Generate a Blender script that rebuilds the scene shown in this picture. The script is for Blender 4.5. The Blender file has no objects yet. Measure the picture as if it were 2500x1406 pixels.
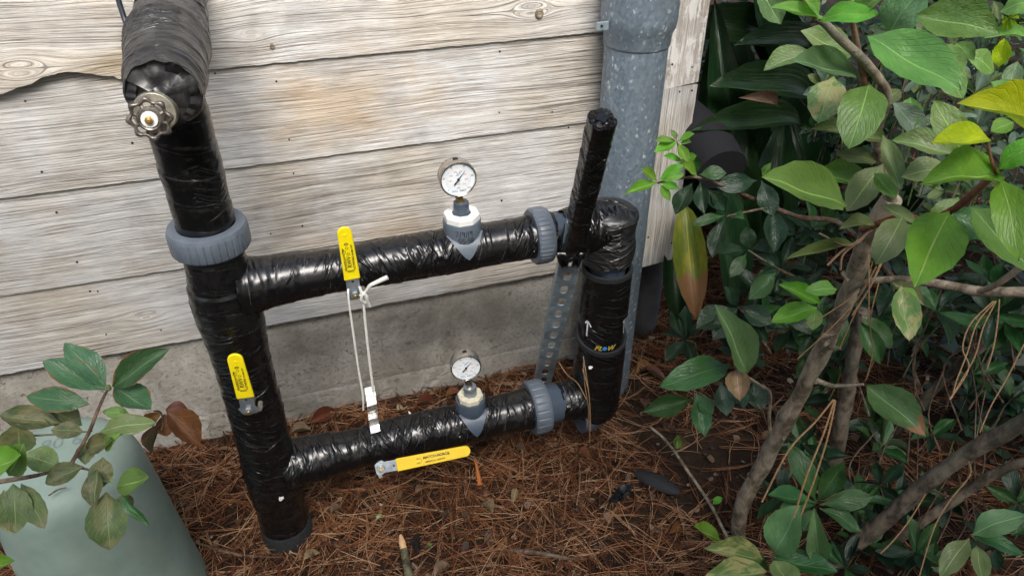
import bpy, math, random
import numpy as np
from mathutils import Vector, Matrix, noise
random.seed(7); np.random.seed(7)
V = Vector
SC = bpy.context.scene
COL = SC.collection
# ------------------------------------------------------------------ camera
F, CX, CY, H = 1833.0, 1250.0, 703.0, 1.645
Rm = Matrix(((0.94969153, -0.17767459, 0.25791032),
             (-0.31317683, -0.545336, 0.77751458),
             (0.00250319, -0.81917055, -0.57354454)))      # image axes (right, down, forward) -> world
CAM = V((0, 0, H))
cd = bpy.data.cameras.new('camera'); cam = bpy.data.objects.new('camera', cd); COL.objects.link(cam)
cd.sensor_width = 36; cd.lens = 36 * F / 2500; cd.clip_start = 0.02; cd.clip_end = 300
r_, d_, f_ = Rm.col[0], Rm.col[1], Rm.col[2]
cam.matrix_world = Matrix(((r_[0], -d_[0], -f_[0], 0), (r_[1], -d_[1], -f_[1], 0), (r_[2], -d_[2], -f_[2], H), (0, 0, 0, 1)))
SC.camera = cam
# ------------------------------------------------------------------ light
SUN_EL, SUN_AZ = math.radians(47), math.radians(-177)   # azimuth from +Y towards +X
w = bpy.data.worlds.new('World'); SC.world = w; w.use_nodes = True
nt = w.node_tree; bg = nt.nodes['Background']
sky = nt.nodes.new('ShaderNodeTexSky'); sky.sky_type = 'NISHITA'; sky.sun_disc = False
sky.sun_elevation = SUN_EL; sky.sun_rotation = SUN_AZ; sky.air_density = 1.0; sky.dust_density = 4.0; sky.ozone_density = 1.0
nt.links.new(sky.outputs[0], bg.inputs[0]); bg.inputs[1].default_value = 0.10
sl = bpy.data.lights.new('sun', 'SUN'); so = bpy.data.objects.new('sun', sl); COL.objects.link(so)
sl.energy = 2.3; sl.angle = math.radians(34); sl.color = (1.0, 0.975, 0.95)
sd = V((math.sin(SUN_AZ) * math.cos(SUN_EL), math.cos(SUN_AZ) * math.cos(SUN_EL), math.sin(SUN_EL)))
so.rotation_euler = sd.to_track_quat('Z', 'Y').to_euler()
vs = SC.view_settings; vs.view_transform = 'Standard'; vs.look = 'None'; vs.exposure = 1.32; vs.gamma = 1; vs.use_curve_mapping = False
SC.render.engine = 'CYCLES'
SC.render.resolution_x, SC.render.resolution_y = 1024, 575
# ------------------------------------------------------------------ pixel of the photograph -> point of the place
def ray(px, py): return Rm @ V(((px - CX) / F, (py - CY) / F, 1.0))
def aty(px, py, y): r = ray(px, py); return CAM + r * (y / r.y)
def atz(px, py, z=0.0): r = ray(px, py); return CAM + r * ((z - H) / r.z)
def atd(px, py, d): return CAM + ray(px, py) * d
# ------------------------------------------------------------------ materials
def link(nt, a, b): nt.links.new(a, b)
class MatB:
    def __init__(s, name):
        s.m = bpy.data.materials.new(name); s.m.use_nodes = True; s.nt = s.m.node_tree
        s.b = s.nt.nodes['Principled BSDF']; s.out = s.nt.nodes['Material Output']
    def n(s, t, **k):
        o = s.nt.nodes.new('ShaderNode' + t)
        for a, v in k.items():
            if a.startswith('i_'):
                key = a[2:]; key = int(key) if key.isdigit() else key.replace('_', ' ')
                i = o.inputs[key]
                if isinstance(v, bpy.types.NodeSocket): s.nt.links.new(v, i)
                else: i.default_value = v
            else: setattr(o, a, v)
        return o
    def coord(s, kind='Object', scale=(1, 1, 1), rnd=0.0, rot=(0, 0, 0)):
        tc = s.n('TexCoord'); out = tc.outputs[kind]
        if rnd:
            oi = s.n('ObjectInfo'); mm = s.n('Math', operation='MULTIPLY', i_0=oi.outputs['Random'], i_1=rnd)
            av = s.n('VectorMath', operation='ADD'); s.nt.links.new(out, av.inputs[0]); s.nt.links.new(mm.outputs[0], av.inputs[1]); out = av.outputs[0]
        mp = s.n('Mapping'); s.nt.links.new(out, mp.inputs[0]); mp.inputs['Scale'].default_value = scale; mp.inputs['Rotation'].default_value = rot
        return mp.outputs[0]
    def noise(s, vec, scale=5, detail=4, rough=0.5, dist=0.0, typ=None, **k):
        o = s.n('TexNoise'); s.nt.links.new(vec, o.inputs['Vector'])
        if typ: o.noise_type = typ
        o.inputs['Scale'].default_value = scale; o.inputs['Detail'].default_value = detail; o.inputs['Roughness'].default_value = rough; o.inputs['Distortion'].default_value = dist
        return o.outputs[0]
    def ramp(s, fac, stops, interp='LINEAR'):
        o = s.n('ValToRGB'); s.nt.links.new(fac, o.inputs[0]); cr = o.color_ramp; cr.interpolation = interp
        while len(cr.elements) < len(stops): cr.elements.new(0.5)
        for e, (p, c) in zip(cr.elements, stops):
            e.position = p; e.color = (*c, 1) if isinstance(c, tuple) else (c, c, c, 1)
        return o.outputs[0]
    def mix(s, fac, a, b, blend='MIX'):
        o = s.n('MixRGB', blend_type=blend)
        for i, v in enumerate((fac, a, b)):
            if isinstance(v, bpy.types.NodeSocket): s.nt.links.new(v, o.inputs[i])
            elif i == 0: o.inputs[0].default_value = v
            else: o.inputs[i].default_value = (*v, 1)
        return o.outputs[0]
    def math(s, op, a, b=0.0, c=0.0, clamp=False):
        o = s.n('Math', operation=op); o.use_clamp = clamp
        for i, v in enumerate((a, b, c)):
            if isinstance(v, bpy.types.NodeSocket): s.nt.links.new(v, o.inputs[i])
            else: o.inputs[i].default_value = v
        return o.outputs[0]
    def bump(s, h, strength=0.5, dist=0.01, nrm=None):
        o = s.n('Bump'); s.nt.links.new(h, o.inputs['Height']); o.inputs['Strength'].default_value = strength; o.inputs['Distance'].default_value = dist
        if nrm is not None: s.nt.links.new(nrm, o.inputs['Normal'])
        return o.outputs[0]
    def set(s, **k):
        for a, v in k.items():
            i = s.b.inputs[a.replace('_', ' ')]
            if isinstance(v, bpy.types.NodeSocket): s.nt.links.new(v, i)
            else: i.default_value = (*v, 1) if isinstance(v, tuple) and len(v) == 3 else v
        return s.m

def simple(name, col, rough=0.5, metal=0.0, nscale=60, var=0.25, bump=0.0, spec=0.5):
    M = MatB(name); c = M.coord('Object'); n = M.noise(c, nscale, 5, 0.6)
    dark = tuple(x * (1 - var) for x in col); lite = tuple(min(1, x * (1 + var)) for x in col)
    M.set(Base_Color=M.ramp(n, [(0.3, dark), (0.7, lite)]), Roughness=M.math('MULTIPLY_ADD', n, 0.3, rough - 0.15), Metallic=metal, Specular_IOR_Level=spec)
    if bump: M.set(Normal=M.bump(n, bump, 0.002))
    return M.m

def wood_mat(name, paint=False, vertical=False):
    M = MatB(name); tc = M.coord('Object', rnd=37.0)
    sep = M.n('SeparateXYZ'); link(M.nt, tc, sep.inputs[0])
    al, ac = (sep.outputs[2], sep.outputs[0]) if vertical else (sep.outputs[0], sep.outputs[2])
    wv = M.n('CombineXYZ'); link(M.nt, M.math('MULTIPLY', al, 2.2), wv.inputs[0]); link(M.nt, M.math('MULTIPLY', ac, 7.0), wv.inputs[2])
    warp = M.noise(wv.outputs[0], 1.0, 2, 0.5)
    acw = M.math('MULTIPLY_ADD', warp, 0.026 if not vertical else 0.012, ac)
    geo = M.n('NewGeometry'); sp = M.n('SeparateXYZ'); link(M.nt, geo.outputs['Position'], sp.inputs[0])
    if not vertical:     # the grain flows round the knots
        for (kx, kz, ka) in ((-0.135, 1.265, 0.030), (0.62, 1.165, 0.024), (-0.02, 1.165, 0.012), (-0.47, 1.14, 0.022), (-0.40, 0.50, 0.016)):
            dx = M.math('MULTIPLY', M.math('SUBTRACT', sp.outputs[0], kx), 0.40); dz = M.math('SUBTRACT', sp.outputs[2], kz)
            r2 = M.math('ADD', M.math('ADD', M.math('MULTIPLY', dx, dx), M.math('MULTIPLY', dz, dz)), ka * ka * 0.35)
            acw = M.math('SUBTRACT', acw, M.math('MULTIPLY', M.math('DIVIDE', dz, r2), ka * ka))
    def stretched(sa, sc, detail=4, rough=0.6, dist=0.0):
        cv = M.n('CombineXYZ'); link(M.nt, M.math('MULTIPLY', al, sa), cv.inputs[0]); link(M.nt, M.math('MULTIPLY', acw, sc), cv.inputs[2])
        return M.noise(cv.outputs[0], 1.0, detail, rough, dist)
    big = stretched(1.0, 34, 3, 0.55); fib = stretched(7.5, 270, 5, 0.74, 0.2); fine = stretched(30, 700, 3, 0.7); streak = stretched(5.0, 330, 2, 0.5)
    g1 = M.math('ADD', M.math('MULTIPLY_ADD', fib, 0.66, M.math('MULTIPLY', big, 0.20)), M.math('MULTIPLY', fine, 0.14))
    base = M.ramp(g1, [(0.34, (0.17, 0.15, 0.13)), (0.43, (0.42, 0.40, 0.375)), (0.50, (0.56, 0.555, 0.54)), (0.58, (0.74, 0.745, 0.74))])
    # broad wear: greyer, silvery and tan zones
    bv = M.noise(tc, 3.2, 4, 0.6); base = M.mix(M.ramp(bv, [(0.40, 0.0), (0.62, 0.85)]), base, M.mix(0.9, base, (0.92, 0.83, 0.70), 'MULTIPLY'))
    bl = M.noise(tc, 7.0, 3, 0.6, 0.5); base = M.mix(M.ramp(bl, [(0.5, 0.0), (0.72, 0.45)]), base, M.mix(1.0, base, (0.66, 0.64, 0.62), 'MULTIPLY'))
    # the warm tan patch worn into the second plank (fixed to the wall)
    if not vertical:
        for (sx, sz, rx, rz, amt, colr) in ((0.15, 0.99, 0.27, 0.13, 0.75, (0.90, 0.70, 0.47)), (0.22, 0.62, 0.25, 0.09, 0.7, (0.8, 0.66, 0.5)), (-0.28, 1.13, 0.12, 0.05, 0.6, (0.8, 0.66, 0.42))):
            dx = M.math('DIVIDE', M.math('SUBTRACT', sp.outputs[0], sx), rx); dz = M.math('DIVIDE', M.math('SUBTRACT', sp.outputs[2], sz), rz)
            dd = M.math('SQRT', M.math('ADD', M.math('MULTIPLY', dx, dx), M.math('MULTIPLY', dz, dz)))
            nn = M.math('MULTIPLY_ADD', M.math('SUBTRACT', fib, 0.5), 2.4, M.math('MULTIPLY_ADD', M.math('SUBTRACT', bl, 0.5), 1.6, dd))
            base = M.mix(M.ramp(nn, [(0.2, amt), (1.0, 0.0)]), base, M.mix(1.0, base, colr, 'MULTIPLY'))
    if not vertical:    # board colour multiplied greyer towards the left end and the ground
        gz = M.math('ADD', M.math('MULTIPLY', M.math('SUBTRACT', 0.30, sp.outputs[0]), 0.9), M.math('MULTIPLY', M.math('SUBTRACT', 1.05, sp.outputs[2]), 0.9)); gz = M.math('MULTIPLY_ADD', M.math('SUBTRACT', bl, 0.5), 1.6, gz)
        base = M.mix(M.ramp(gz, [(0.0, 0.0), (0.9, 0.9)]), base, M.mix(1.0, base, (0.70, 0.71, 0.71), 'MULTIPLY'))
    # dark checks along the grain
    chk = M.ramp(streak, [(0.27, 1.0), (0.34, 0.0)]); base = M.mix(M.math('MULTIPLY', chk, 0.8), base, (0.05, 0.042, 0.035))
    ln = M.ramp(M.math('ABSOLUTE', M.math('SUBTRACT', stretched(1.0, 105, 1, 0.4), 0.5)), [(0.0, 0.85), (0.03, 0.0)])
    base = M.mix(M.math('MULTIPLY', ln, M.ramp(bv, [(0.4, 0.25), (0.6, 1.0)])), base, (0.10, 0.085, 0.07))
    if paint:
        pn = M.noise(tc, 11.0, 6, 0.75, 0.6); pn2 = stretched(7.0, 60, 4, 0.7)
        pm = M.ramp(M.math('ADD', M.math('MULTIPLY', pn, 0.5), M.math('MULTIPLY', pn2, 0.5)), [(0.47, 0.0), (0.53, 1.0)])
        base = M.mix(pm, M.mix(0.5, base, (0.80, 0.70, 0.62), 'MULTIPLY'), (0.80, 0.79, 0.76))
    hgt = M.math('ADD', M.math('MULTIPLY', fib, 1.0), M.math('MULTIPLY', fine, 0.35)); hgt = M.math('SUBTRACT', hgt, M.math('MULTIPLY', M.math('MAXIMUM', chk, ln), 0.6))
    return M.set(Base_Color=base, Roughness=0.85, Specular_IOR_Level=0.25, Normal=M.bump(hgt, 0.7, 0.0028))

def tape_mat(name, col=(0.0045, 0.0045, 0.005), rough=0.20, dust=0.10, wr=1.0):
    M = MatB(name); oc = M.coord('Object'); tc = M.n('TexCoord')
    def wmap(rot, sc):
        m1 = M.n('Mapping'); link(M.nt, tc.outputs['UV'], m1.inputs[0]); m1.inputs['Rotation'].default_value = (0, 0, rot)
        m2 = M.n('Mapping'); link(M.nt, m1.outputs[0], m2.inputs[0]); m2.inputs['Scale'].default_value = sc; return m2.outputs[0]
    def crease(rot, sc, lo, dist=0.5):
        n_ = M.noise(wmap(rot, sc), 1.0, 2, 0.45, dist); a = M.math('ABSOLUTE', M.math('SUBTRACT', n_, 0.5)); return M.ramp(a, [(0.0, 1.0), (lo, 0.0)], 'EASE')
    zone = M.ramp(M.noise(oc, 9, 2, 0.5), [(0.50, 0.0), (0.60, 1.0)]); zone2 = M.ramp(M.noise(oc, 12, 2, 0.5, 0.3), [(0.50, 0.0), (0.60, 1.0)])
    a = crease(0.30, (42, 5, 1), 0.09); b = crease(-0.45, (60, 7, 1), 0.07, 0.4); c3 = crease(0.10, (18, 2.2, 1), 0.045)
    big = M.noise(oc, 11, 1, 0.3, 0.2)
    h = M.math('ADD', M.math('MULTIPLY', a, zone), M.math('MULTIPLY', M.math('MULTIPLY', b, zone2), 0.8)); h = M.math('ADD', h, M.math('MULTIPLY', c3, 0.30)); h = M.math('ADD', h, M.math('MULTIPLY', big, 1.0))
    d = M.noise(oc, 26, 6, 0.7); dm = M.ramp(d, [(0.50, 0.0), (0.78, 1.0)])
    c = M.mix(M.math('MULTIPLY', dm, dust), col, (0.12, 0.115, 0.105))
    sc = M.noise(wmap(1.1, (420, 30, 1)), 1.0, 2, 0.5); scm = M.math('MULTIPLY', M.ramp(sc, [(0.72, 0.0), (0.76, 0.35)]), zone)
    c = M.mix(scm, c, (0.16, 0.16, 0.16))
    sx = M.n('SeparateXYZ'); link(M.nt, tc.outputs['UV'], sx.inputs[0])     # edges of the winding, faintly pale where the tape is cut
    ph = M.math('FRACT', M.math('ADD', M.math('MULTIPLY', sx.outputs[0], 19.0), M.math('ADD', M.math('MULTIPLY', sx.outputs[1], 2.9), M.math('MULTIPLY', big, 0.35))))
    edge = M.ramp(M.math('ABSOLUTE', M.math('SUBTRACT', ph, 0.5)), [(0.0, 1.0), (0.022, 0.0)]); c = M.mix(M.math('MULTIPLY', edge, M.ramp(d, [(0.45, 0.05), (0.65, 0.5)])), c, (0.16, 0.16, 0.165))
    rr = M.math('MULTIPLY_ADD', d, 0.26, rough - 0.08)
    return M.set(Base_Color=c, Roughness=rr, Specular_IOR_Level=0.6, Normal=M.bump(h, 1.0, 0.0029 * wr))

def leaf_mat(name, col, col2=None, rib=None, burn=0.0, spots=0.0, rough=0.4, trans=0.22, mott=(0.30, 0.32, 0.08), tip=0.0, spec=0.5, strap=False):
    M = MatB(name); col2 = col2 or tuple(x * 0.6 for x in col); rib = rib or tuple(min(1, x * 1.9 + 0.03) for x in col)
    oc = M.coord('Object', rnd=19.0); oi = M.n('ObjectInfo')
    n = M.noise(oc, 3.0, 4, 0.6, 0.3)
    c = M.mix(M.ramp(n, [(0.35, 0.0), (0.7, 1.0)]), col2, col)
    hv = M.n('HueSaturation'); link(M.nt, c, hv.inputs['Color']); link(M.nt, M.math('MULTIPLY_ADD', oi.outputs['Random'], 0.04, 0.48), hv.inputs['Hue']); link(M.nt, M.math('MULTIPLY_ADD', oi.outputs['Random'], 0.5, 0.75), hv.inputs['Value']); c = hv.outputs[0]
    tc = M.n('TexCoord'); s = M.n('SeparateXYZ'); link(M.nt, tc.outputs['UV'], s.inputs[0]); u, v = s.outputs[0], s.outputs[1]
    au = M.math('ABSOLUTE', M.math('SUBTRACT', u, 0.5))
    if strap:
        w_ = M.n('CombineXYZ'); link(M.nt, M.math('MULTIPLY', u, 24.0), w_.inputs[0]); link(M.nt, M.math('MULTIPLY', v, 1.5), w_.inputs[1])
        sn = M.noise(w_.outputs[0], 1.0, 2, 0.5); veins = M.ramp(sn, [(0.5, 0.0), (0.65, 0.25)]); hb = M.math('MULTIPLY', sn, 0.3)
    else:
        ph = M.math('SUBTRACT', M.math('MULTIPLY', v, 9.0), M.math('MULTIPLY', au, 9.0))
        veins0 = M.math('ABSOLUTE', M.math('SUBTRACT', M.math('FRACT', ph), 0.5)); veins = M.ramp(veins0, [(0.0, 0.20), (0.05, 0.0)]); hb = M.math('MULTIPLY', M.ramp(veins0, [(0.0, 0.0), (0.12, 1.0)]), 0.10)
    c = M.mix(veins, c, rib)
    if spots:
        sp = M.noise(oc, 2.2, 5, 0.65, 0.5); c = M.mix(M.ramp(sp, [(0.46, 0.0), (0.56, spots)]), c, mott)
    dn = M.noise(oc, 9.0, 6, 0.75, 0.4); c = M.mix(M.ramp(dn, [(0.55, 0.0), (0.75, 0.30)]), c, (0.20, 0.20, 0.12)); dk_ = M.noise(oc, 14.0, 3, 0.6); c = M.mix(M.ramp(dk_, [(0.71, 0.0), (0.74, 0.6)]), c, (0.10, 0.06, 0.03))
    mid = M.ramp(au, [(0.008, 0.75), (0.026, 0.0)]); c = M.mix(mid, c, rib)
    if burn:
        e = M.math('MULTIPLY_ADD', M.math('SUBTRACT', M.noise(oc, 2.0, 3), 0.5), 0.5, au); c = M.mix(M.ramp(e, [(0.475, 0.0), (0.50, burn)]), c, (0.24, 0.10, 0.04))
    if tip:
        e = M.math('MULTIPLY_ADD', M.math('SUBTRACT', M.noise(oc, 3.0, 4), 0.5), 0.3, v); c = M.mix(M.ramp(e, [(0.80 if not strap else 0.62, 0.0), (0.86 if not strap else 0.66, tip)]), c, (0.25, 0.12, 0.06))
    geo = M.n('NewGeometry'); c = M.mix(M.math('MULTIPLY', geo.outputs['Backfacing'], 0.55), c, M.mix(0.5, c, (0.22, 0.28, 0.16)))
    h = M.math('SUBTRACT', hb, M.math('MULTIPLY', mid, 0.4)); h = M.math('ADD', h, M.math('MULTIPLY', n, 0.4))
    M.set(Base_Color=c, Roughness=M.math('MULTIPLY_ADD', n, 0.25, rough - 0.1), Specular_IOR_Level=spec, Normal=M.bump(h, 0.35, 0.03))
    if trans:
        tb = M.n('BsdfTranslucent'); link(M.nt, M.mix(1.0, c, (1.0, 1.25, 0.5), 'MULTIPLY'), tb.inputs[0]); ms = M.n('MixShader'); ms.inputs[0].default_value = trans
        link(M.nt, M.b.outputs[0], ms.inputs[1]); link(M.nt, tb.outputs[0], ms.inputs[2]); link(M.nt, ms.outputs[0], M.out.inputs[0])
    return M.m

def bark_mat(name, a, b, sc=28):
    M = MatB(name); oc = M.coord('Object', scale=(1, 1, 0.6)); n = M.noise(oc, sc, 7, 0.7, 0.3); n2 = M.noise(M.coord('Object', scale=(1, 1, 4)), sc * 2.2, 3, 0.6, 0.5); n3 = M.noise(oc, 9, 3)
    c = M.mix(M.ramp(n, [(0.42, 0.0), (0.60, 1.0)]), a, b); c = M.mix(M.ramp(n3, [(0.5, 0.0), (0.7, 0.45)]), c, (0.23, 0.24, 0.18))
    return M.set(Base_Color=c, Roughness=0.85, Specular_IOR_Level=0.3, Normal=M.bump(M.math('ADD', n, M.math('MULTIPLY', n2, 0.4)), 0.7, 0.006))

def attr_mat(name, stops, rough=0.6, trans=0.0):
    M = MatB(name); at = M.n('Attribute'); at.attribute_name = 'tone'
    c = M.ramp(at.outputs['Fac'], stops); M.set(Base_Color=c, Roughness=rough, Specular_IOR_Level=0.35); return M.m

def concrete_mat():
    M = MatB('concrete'); oc = M.coord('Object'); n = M.noise(oc, 5, 6, 0.65); g = M.noise(oc, 90, 5, 0.7); s = M.noise(M.coord('Object', scale=(3, 3, 12)), 2.0, 5, 0.7, 0.6)
    c = M.ramp(n, [(0.35, (0.21, 0.195, 0.165)), (0.52, (0.35, 0.335, 0.295)), (0.68, (0.47, 0.45, 0.405))])
    c = M.mix(M.ramp(g, [(0.35, 0.5), (0.5, 0.0)]), c, (0.10, 0.09, 0.075)); c = M.mix(M.ramp(s, [(0.55, 0.0), (0.7, 0.5)]), c, (0.36, 0.34, 0.30))
    wp = M.noise(oc, 55, 4, 0.75, 0.5); c = M.mix(M.ramp(wp, [(0.70, 0.0), (0.73, 0.8)]), c, (0.55, 0.54, 0.50))
    v = M.noise(M.coord('Object', scale=(1, 1, 2.2)), 38, 5, 0.8, 0.8, 'RIDGED_MULTIFRACTAL'); 
    dk = M.ramp(M.noise(oc, 23, 4, 0.7, 1.0), [(0.62, 0.0), (0.67, 0.45)]); c = M.mix(dk, c, (0.09, 0.08, 0.065)); st_ = M.noise(M.coord('Object', scale=(1, 1, 0.5)), 9, 5, 0.7, 0.8); c = M.mix(M.ramp(st_, [(0.50, 0.0), (0.64, 0.45)]), c, (0.20, 0.18, 0.145))
    return M.set(Base_Color=c, Roughness=0.9, Specular_IOR_Level=0.25, Normal=M.bump(M.math('ADD', M.math('ADD', n, M.math('MULTIPLY', g, 0.35)), M.math('MULTIPLY', dk, -0.8)), 0.8, 0.008))

def galv_mat():
    M = MatB('galvanised_steel'); oc = M.coord('Object', scale=(1, 1, 0.75)); vo = M.n('TexVoronoi'); link(M.nt, oc, vo.inputs['Vector']); vo.inputs['Scale'].default_value = 150; vo.inputs['Randomness'].default_value = 1
    s = M.n('SeparateColor'); link(M.nt, vo.outputs['Color'], s.inputs[0]); n = M.noise(oc, 7, 4, 0.6); n2 = M.noise(oc, 60, 4, 0.7)
    t = M.math('ADD', M.math('MULTIPLY', s.outputs[0], 0.75), M.math('MULTIPLY', n2, 0.3))
    c = M.ramp(t, [(0.1, (0.15, 0.20, 0.25)), (0.75, (0.24, 0.305, 0.36)), (0.86, (0.29, 0.36, 0.41)), (0.91, (0.66, 0.72, 0.74))])
    c = M.mix(M.ramp(n, [(0.45, 0.0), (0.7, 0.6)]), c, (0.20, 0.24, 0.27))
    return M.set(Base_Color=c, Metallic=0.45, Roughness=M.math('MULTIPLY_ADD', s.outputs[1], 0.22, 0.40), Normal=M.bump(n, 0.15, 0.01))

def soil_mat():
    M = MatB('soil'); oc = M.coord('Object'); n = M.noise(oc, 14, 8, 0.75); g = M.noise(oc, 120, 5, 0.7)
    c = M.ramp(n, [(0.3, (0.016, 0.010, 0.007)), (0.55, (0.040, 0.024, 0.014)), (0.75, (0.075, 0.045, 0.026))])
    return M.set(Base_Color=c, Roughness=0.95, Specular_IOR_Level=0.2, Normal=M.bump(M.math('ADD', n, M.math('MULTIPLY', g, 0.5)), 0.9, 0.02))

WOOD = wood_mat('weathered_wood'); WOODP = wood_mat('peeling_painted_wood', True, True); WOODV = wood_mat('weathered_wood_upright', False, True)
TAPE = tape_mat('black_tape'); TAPE_OLD = tape_mat('dusty_black_tape', (0.016, 0.016, 0.017), 0.30, 0.55, 1.3); TAPE_MID = tape_mat('riser_black_tape', rough=0.22, dust=0.07, wr=0.7); TAPE_SMOOTH = tape_mat('smooth_black_tape', rough=0.20, dust=0.05, wr=0.5)
FOAM = simple('black_foam', (0.012, 0.013, 0.015), 0.8, 0, 220, 0.5, 0.6)
PVC = simple('grey_pvc', (0.105, 0.128, 0.155), 0.42, 0, 30, 0.15); PVCD = simple('dark_grey_pvc', (0.058, 0.080, 0.110), 0.38, 0, 30, 0.15)
WHITEP = simple('white_pvc', (0.80, 0.80, 0.76), 0.45, 0, 60, 0.06); CREAM = simple('cream_pvc', (0.62, 0.58, 0.44), 0.5, 0, 90, 0.2)
YEL = simple('yellow_vinyl', (0.86, 0.70, 0.008), 0.35, 0, 40, 0.05)
INK = simple('black_ink', (0.02, 0.02, 0.02), 0.6); INKB = simple('blue_ink', (0.10, 0.30, 0.50), 0.6); INKR = simple('red_ink', (0.55, 0.12, 0.10), 0.6); INKM = simple('marker_ink', (0.012, 0.014, 0.03), 0.5)
YLINE = simple('yellow_print', (0.65, 0.50, 0.08), 0.6); BLUEP = simple('blue_print', (0.03, 0.25, 0.65), 0.6); WHITEI = simple('white_marker', (0.8, 0.8, 0.8), 0.6)
STEEL = simple('zinc_steel', (0.30, 0.34, 0.37), 0.38, 0.7, 60, 0.25); CHROME = simple('stainless_case', (0.55, 0.52, 0.48), 0.22, 0.95, 80, 0.15); BRASS = simple('brass', (0.55, 0.40, 0.16), 0.35, 0.9)
ALU = simple('aluminium', (0.78, 0.78, 0.76), 0.28, 0.85, 80, 0.1); CAST = simple('worn_handwheel_metal', (0.15, 0.13, 0.11), 0.32, 0.55, 90, 0.6, 0.3); BONNET = simple('dull_brass', (0.36, 0.34, 0.27), 0.45, 0.6, 40, 0.4)
DIAL = simple('dial_white', (0.78, 0.84, 0.86), 0.5, 0, 20, 0.02); DARK = simple('dark_hole', (0.01, 0.01, 0.01), 0.8)
GALV = galv_mat(); STRUT = simple('strut_steel', (0.34, 0.42, 0.47), 0.42, 0.5, 26, 0.35); CONC = concrete_mat(); SOIL = soil_mat()
CORDM = simple('white_cord', (0.66, 0.65, 0.60), 0.8, 0, 300, 0.2, 0.4)
def green_mat():
    M = MatB('pale_green_plastic'); oc = M.coord('Object'); n = M.noise(oc, 6, 4, 0.6); st = M.noise(M.coord('Object', scale=(1, 1, 0.4)), 13, 6, 0.7, 0.6); d = M.noise(oc, 40, 6, 0.75)
    c = M.ramp(n, [(0.3, (0.15, 0.215, 0.180)), (0.7, (0.25, 0.325, 0.280))]); c = M.mix(M.ramp(st, [(0.5, 0.0), (0.75, 0.35)]), c, (0.23, 0.235, 0.185)); c = M.mix(M.ramp(d, [(0.62, 0.0), (0.8, 0.55)]), c, (0.09, 0.085, 0.06))
    return M.set(Base_Color=c, Roughness=0.58, Normal=M.bump(n, 0.1, 0.01))
GREENP = green_mat()
GREYP = simple('dull_grey_metal', (0.10, 0.105, 0.115), 0.6, 0.2, 18, 0.3); FOAMG = simple('dark_grey_foam', (0.009, 0.009, 0.012), 0.85, 0, 150, 0.3, 0.4)
GLASS = MatB('gauge_glass'); _t = GLASS.n('BsdfTransparent'); _g = GLASS.n('BsdfGlossy'); _g.inputs['Roughness'].default_value = 0.03; _m = GLASS.n('MixShader'); _fr = GLASS.n('Fresnel'); _fr.inputs[0].default_value = 1.4
link(GLASS.nt, _fr.outputs[0], _m.inputs[0]); link(GLASS.nt, _t.outputs[0], _m.inputs[1]); link(GLASS.nt, _g.outputs[0], _m.inputs[2]); link(GLASS.nt, _m.outputs[0], GLASS.out.inputs[0]); GLASS = GLASS.m
BARK = bark_mat('grey_bark', (0.095, 0.074, 0.050), (0.31, 0.255, 0.185)); BARKD = bark_mat('dark_bark', (0.045, 0.036, 0.026), (0.17, 0.138, 0.100)); TWIG = bark_mat('brown_twig', (0.06, 0.035, 0.022), (0.17, 0.11, 0.075), 60); REDST = bark_mat('reddish_stem', (0.13, 0.035, 0.018), (0.25, 0.10, 0.05), 60); GREENST = bark_mat('green_stem', (0.10, 0.14, 0.04), (0.2, 0.24, 0.09), 60)
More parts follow.
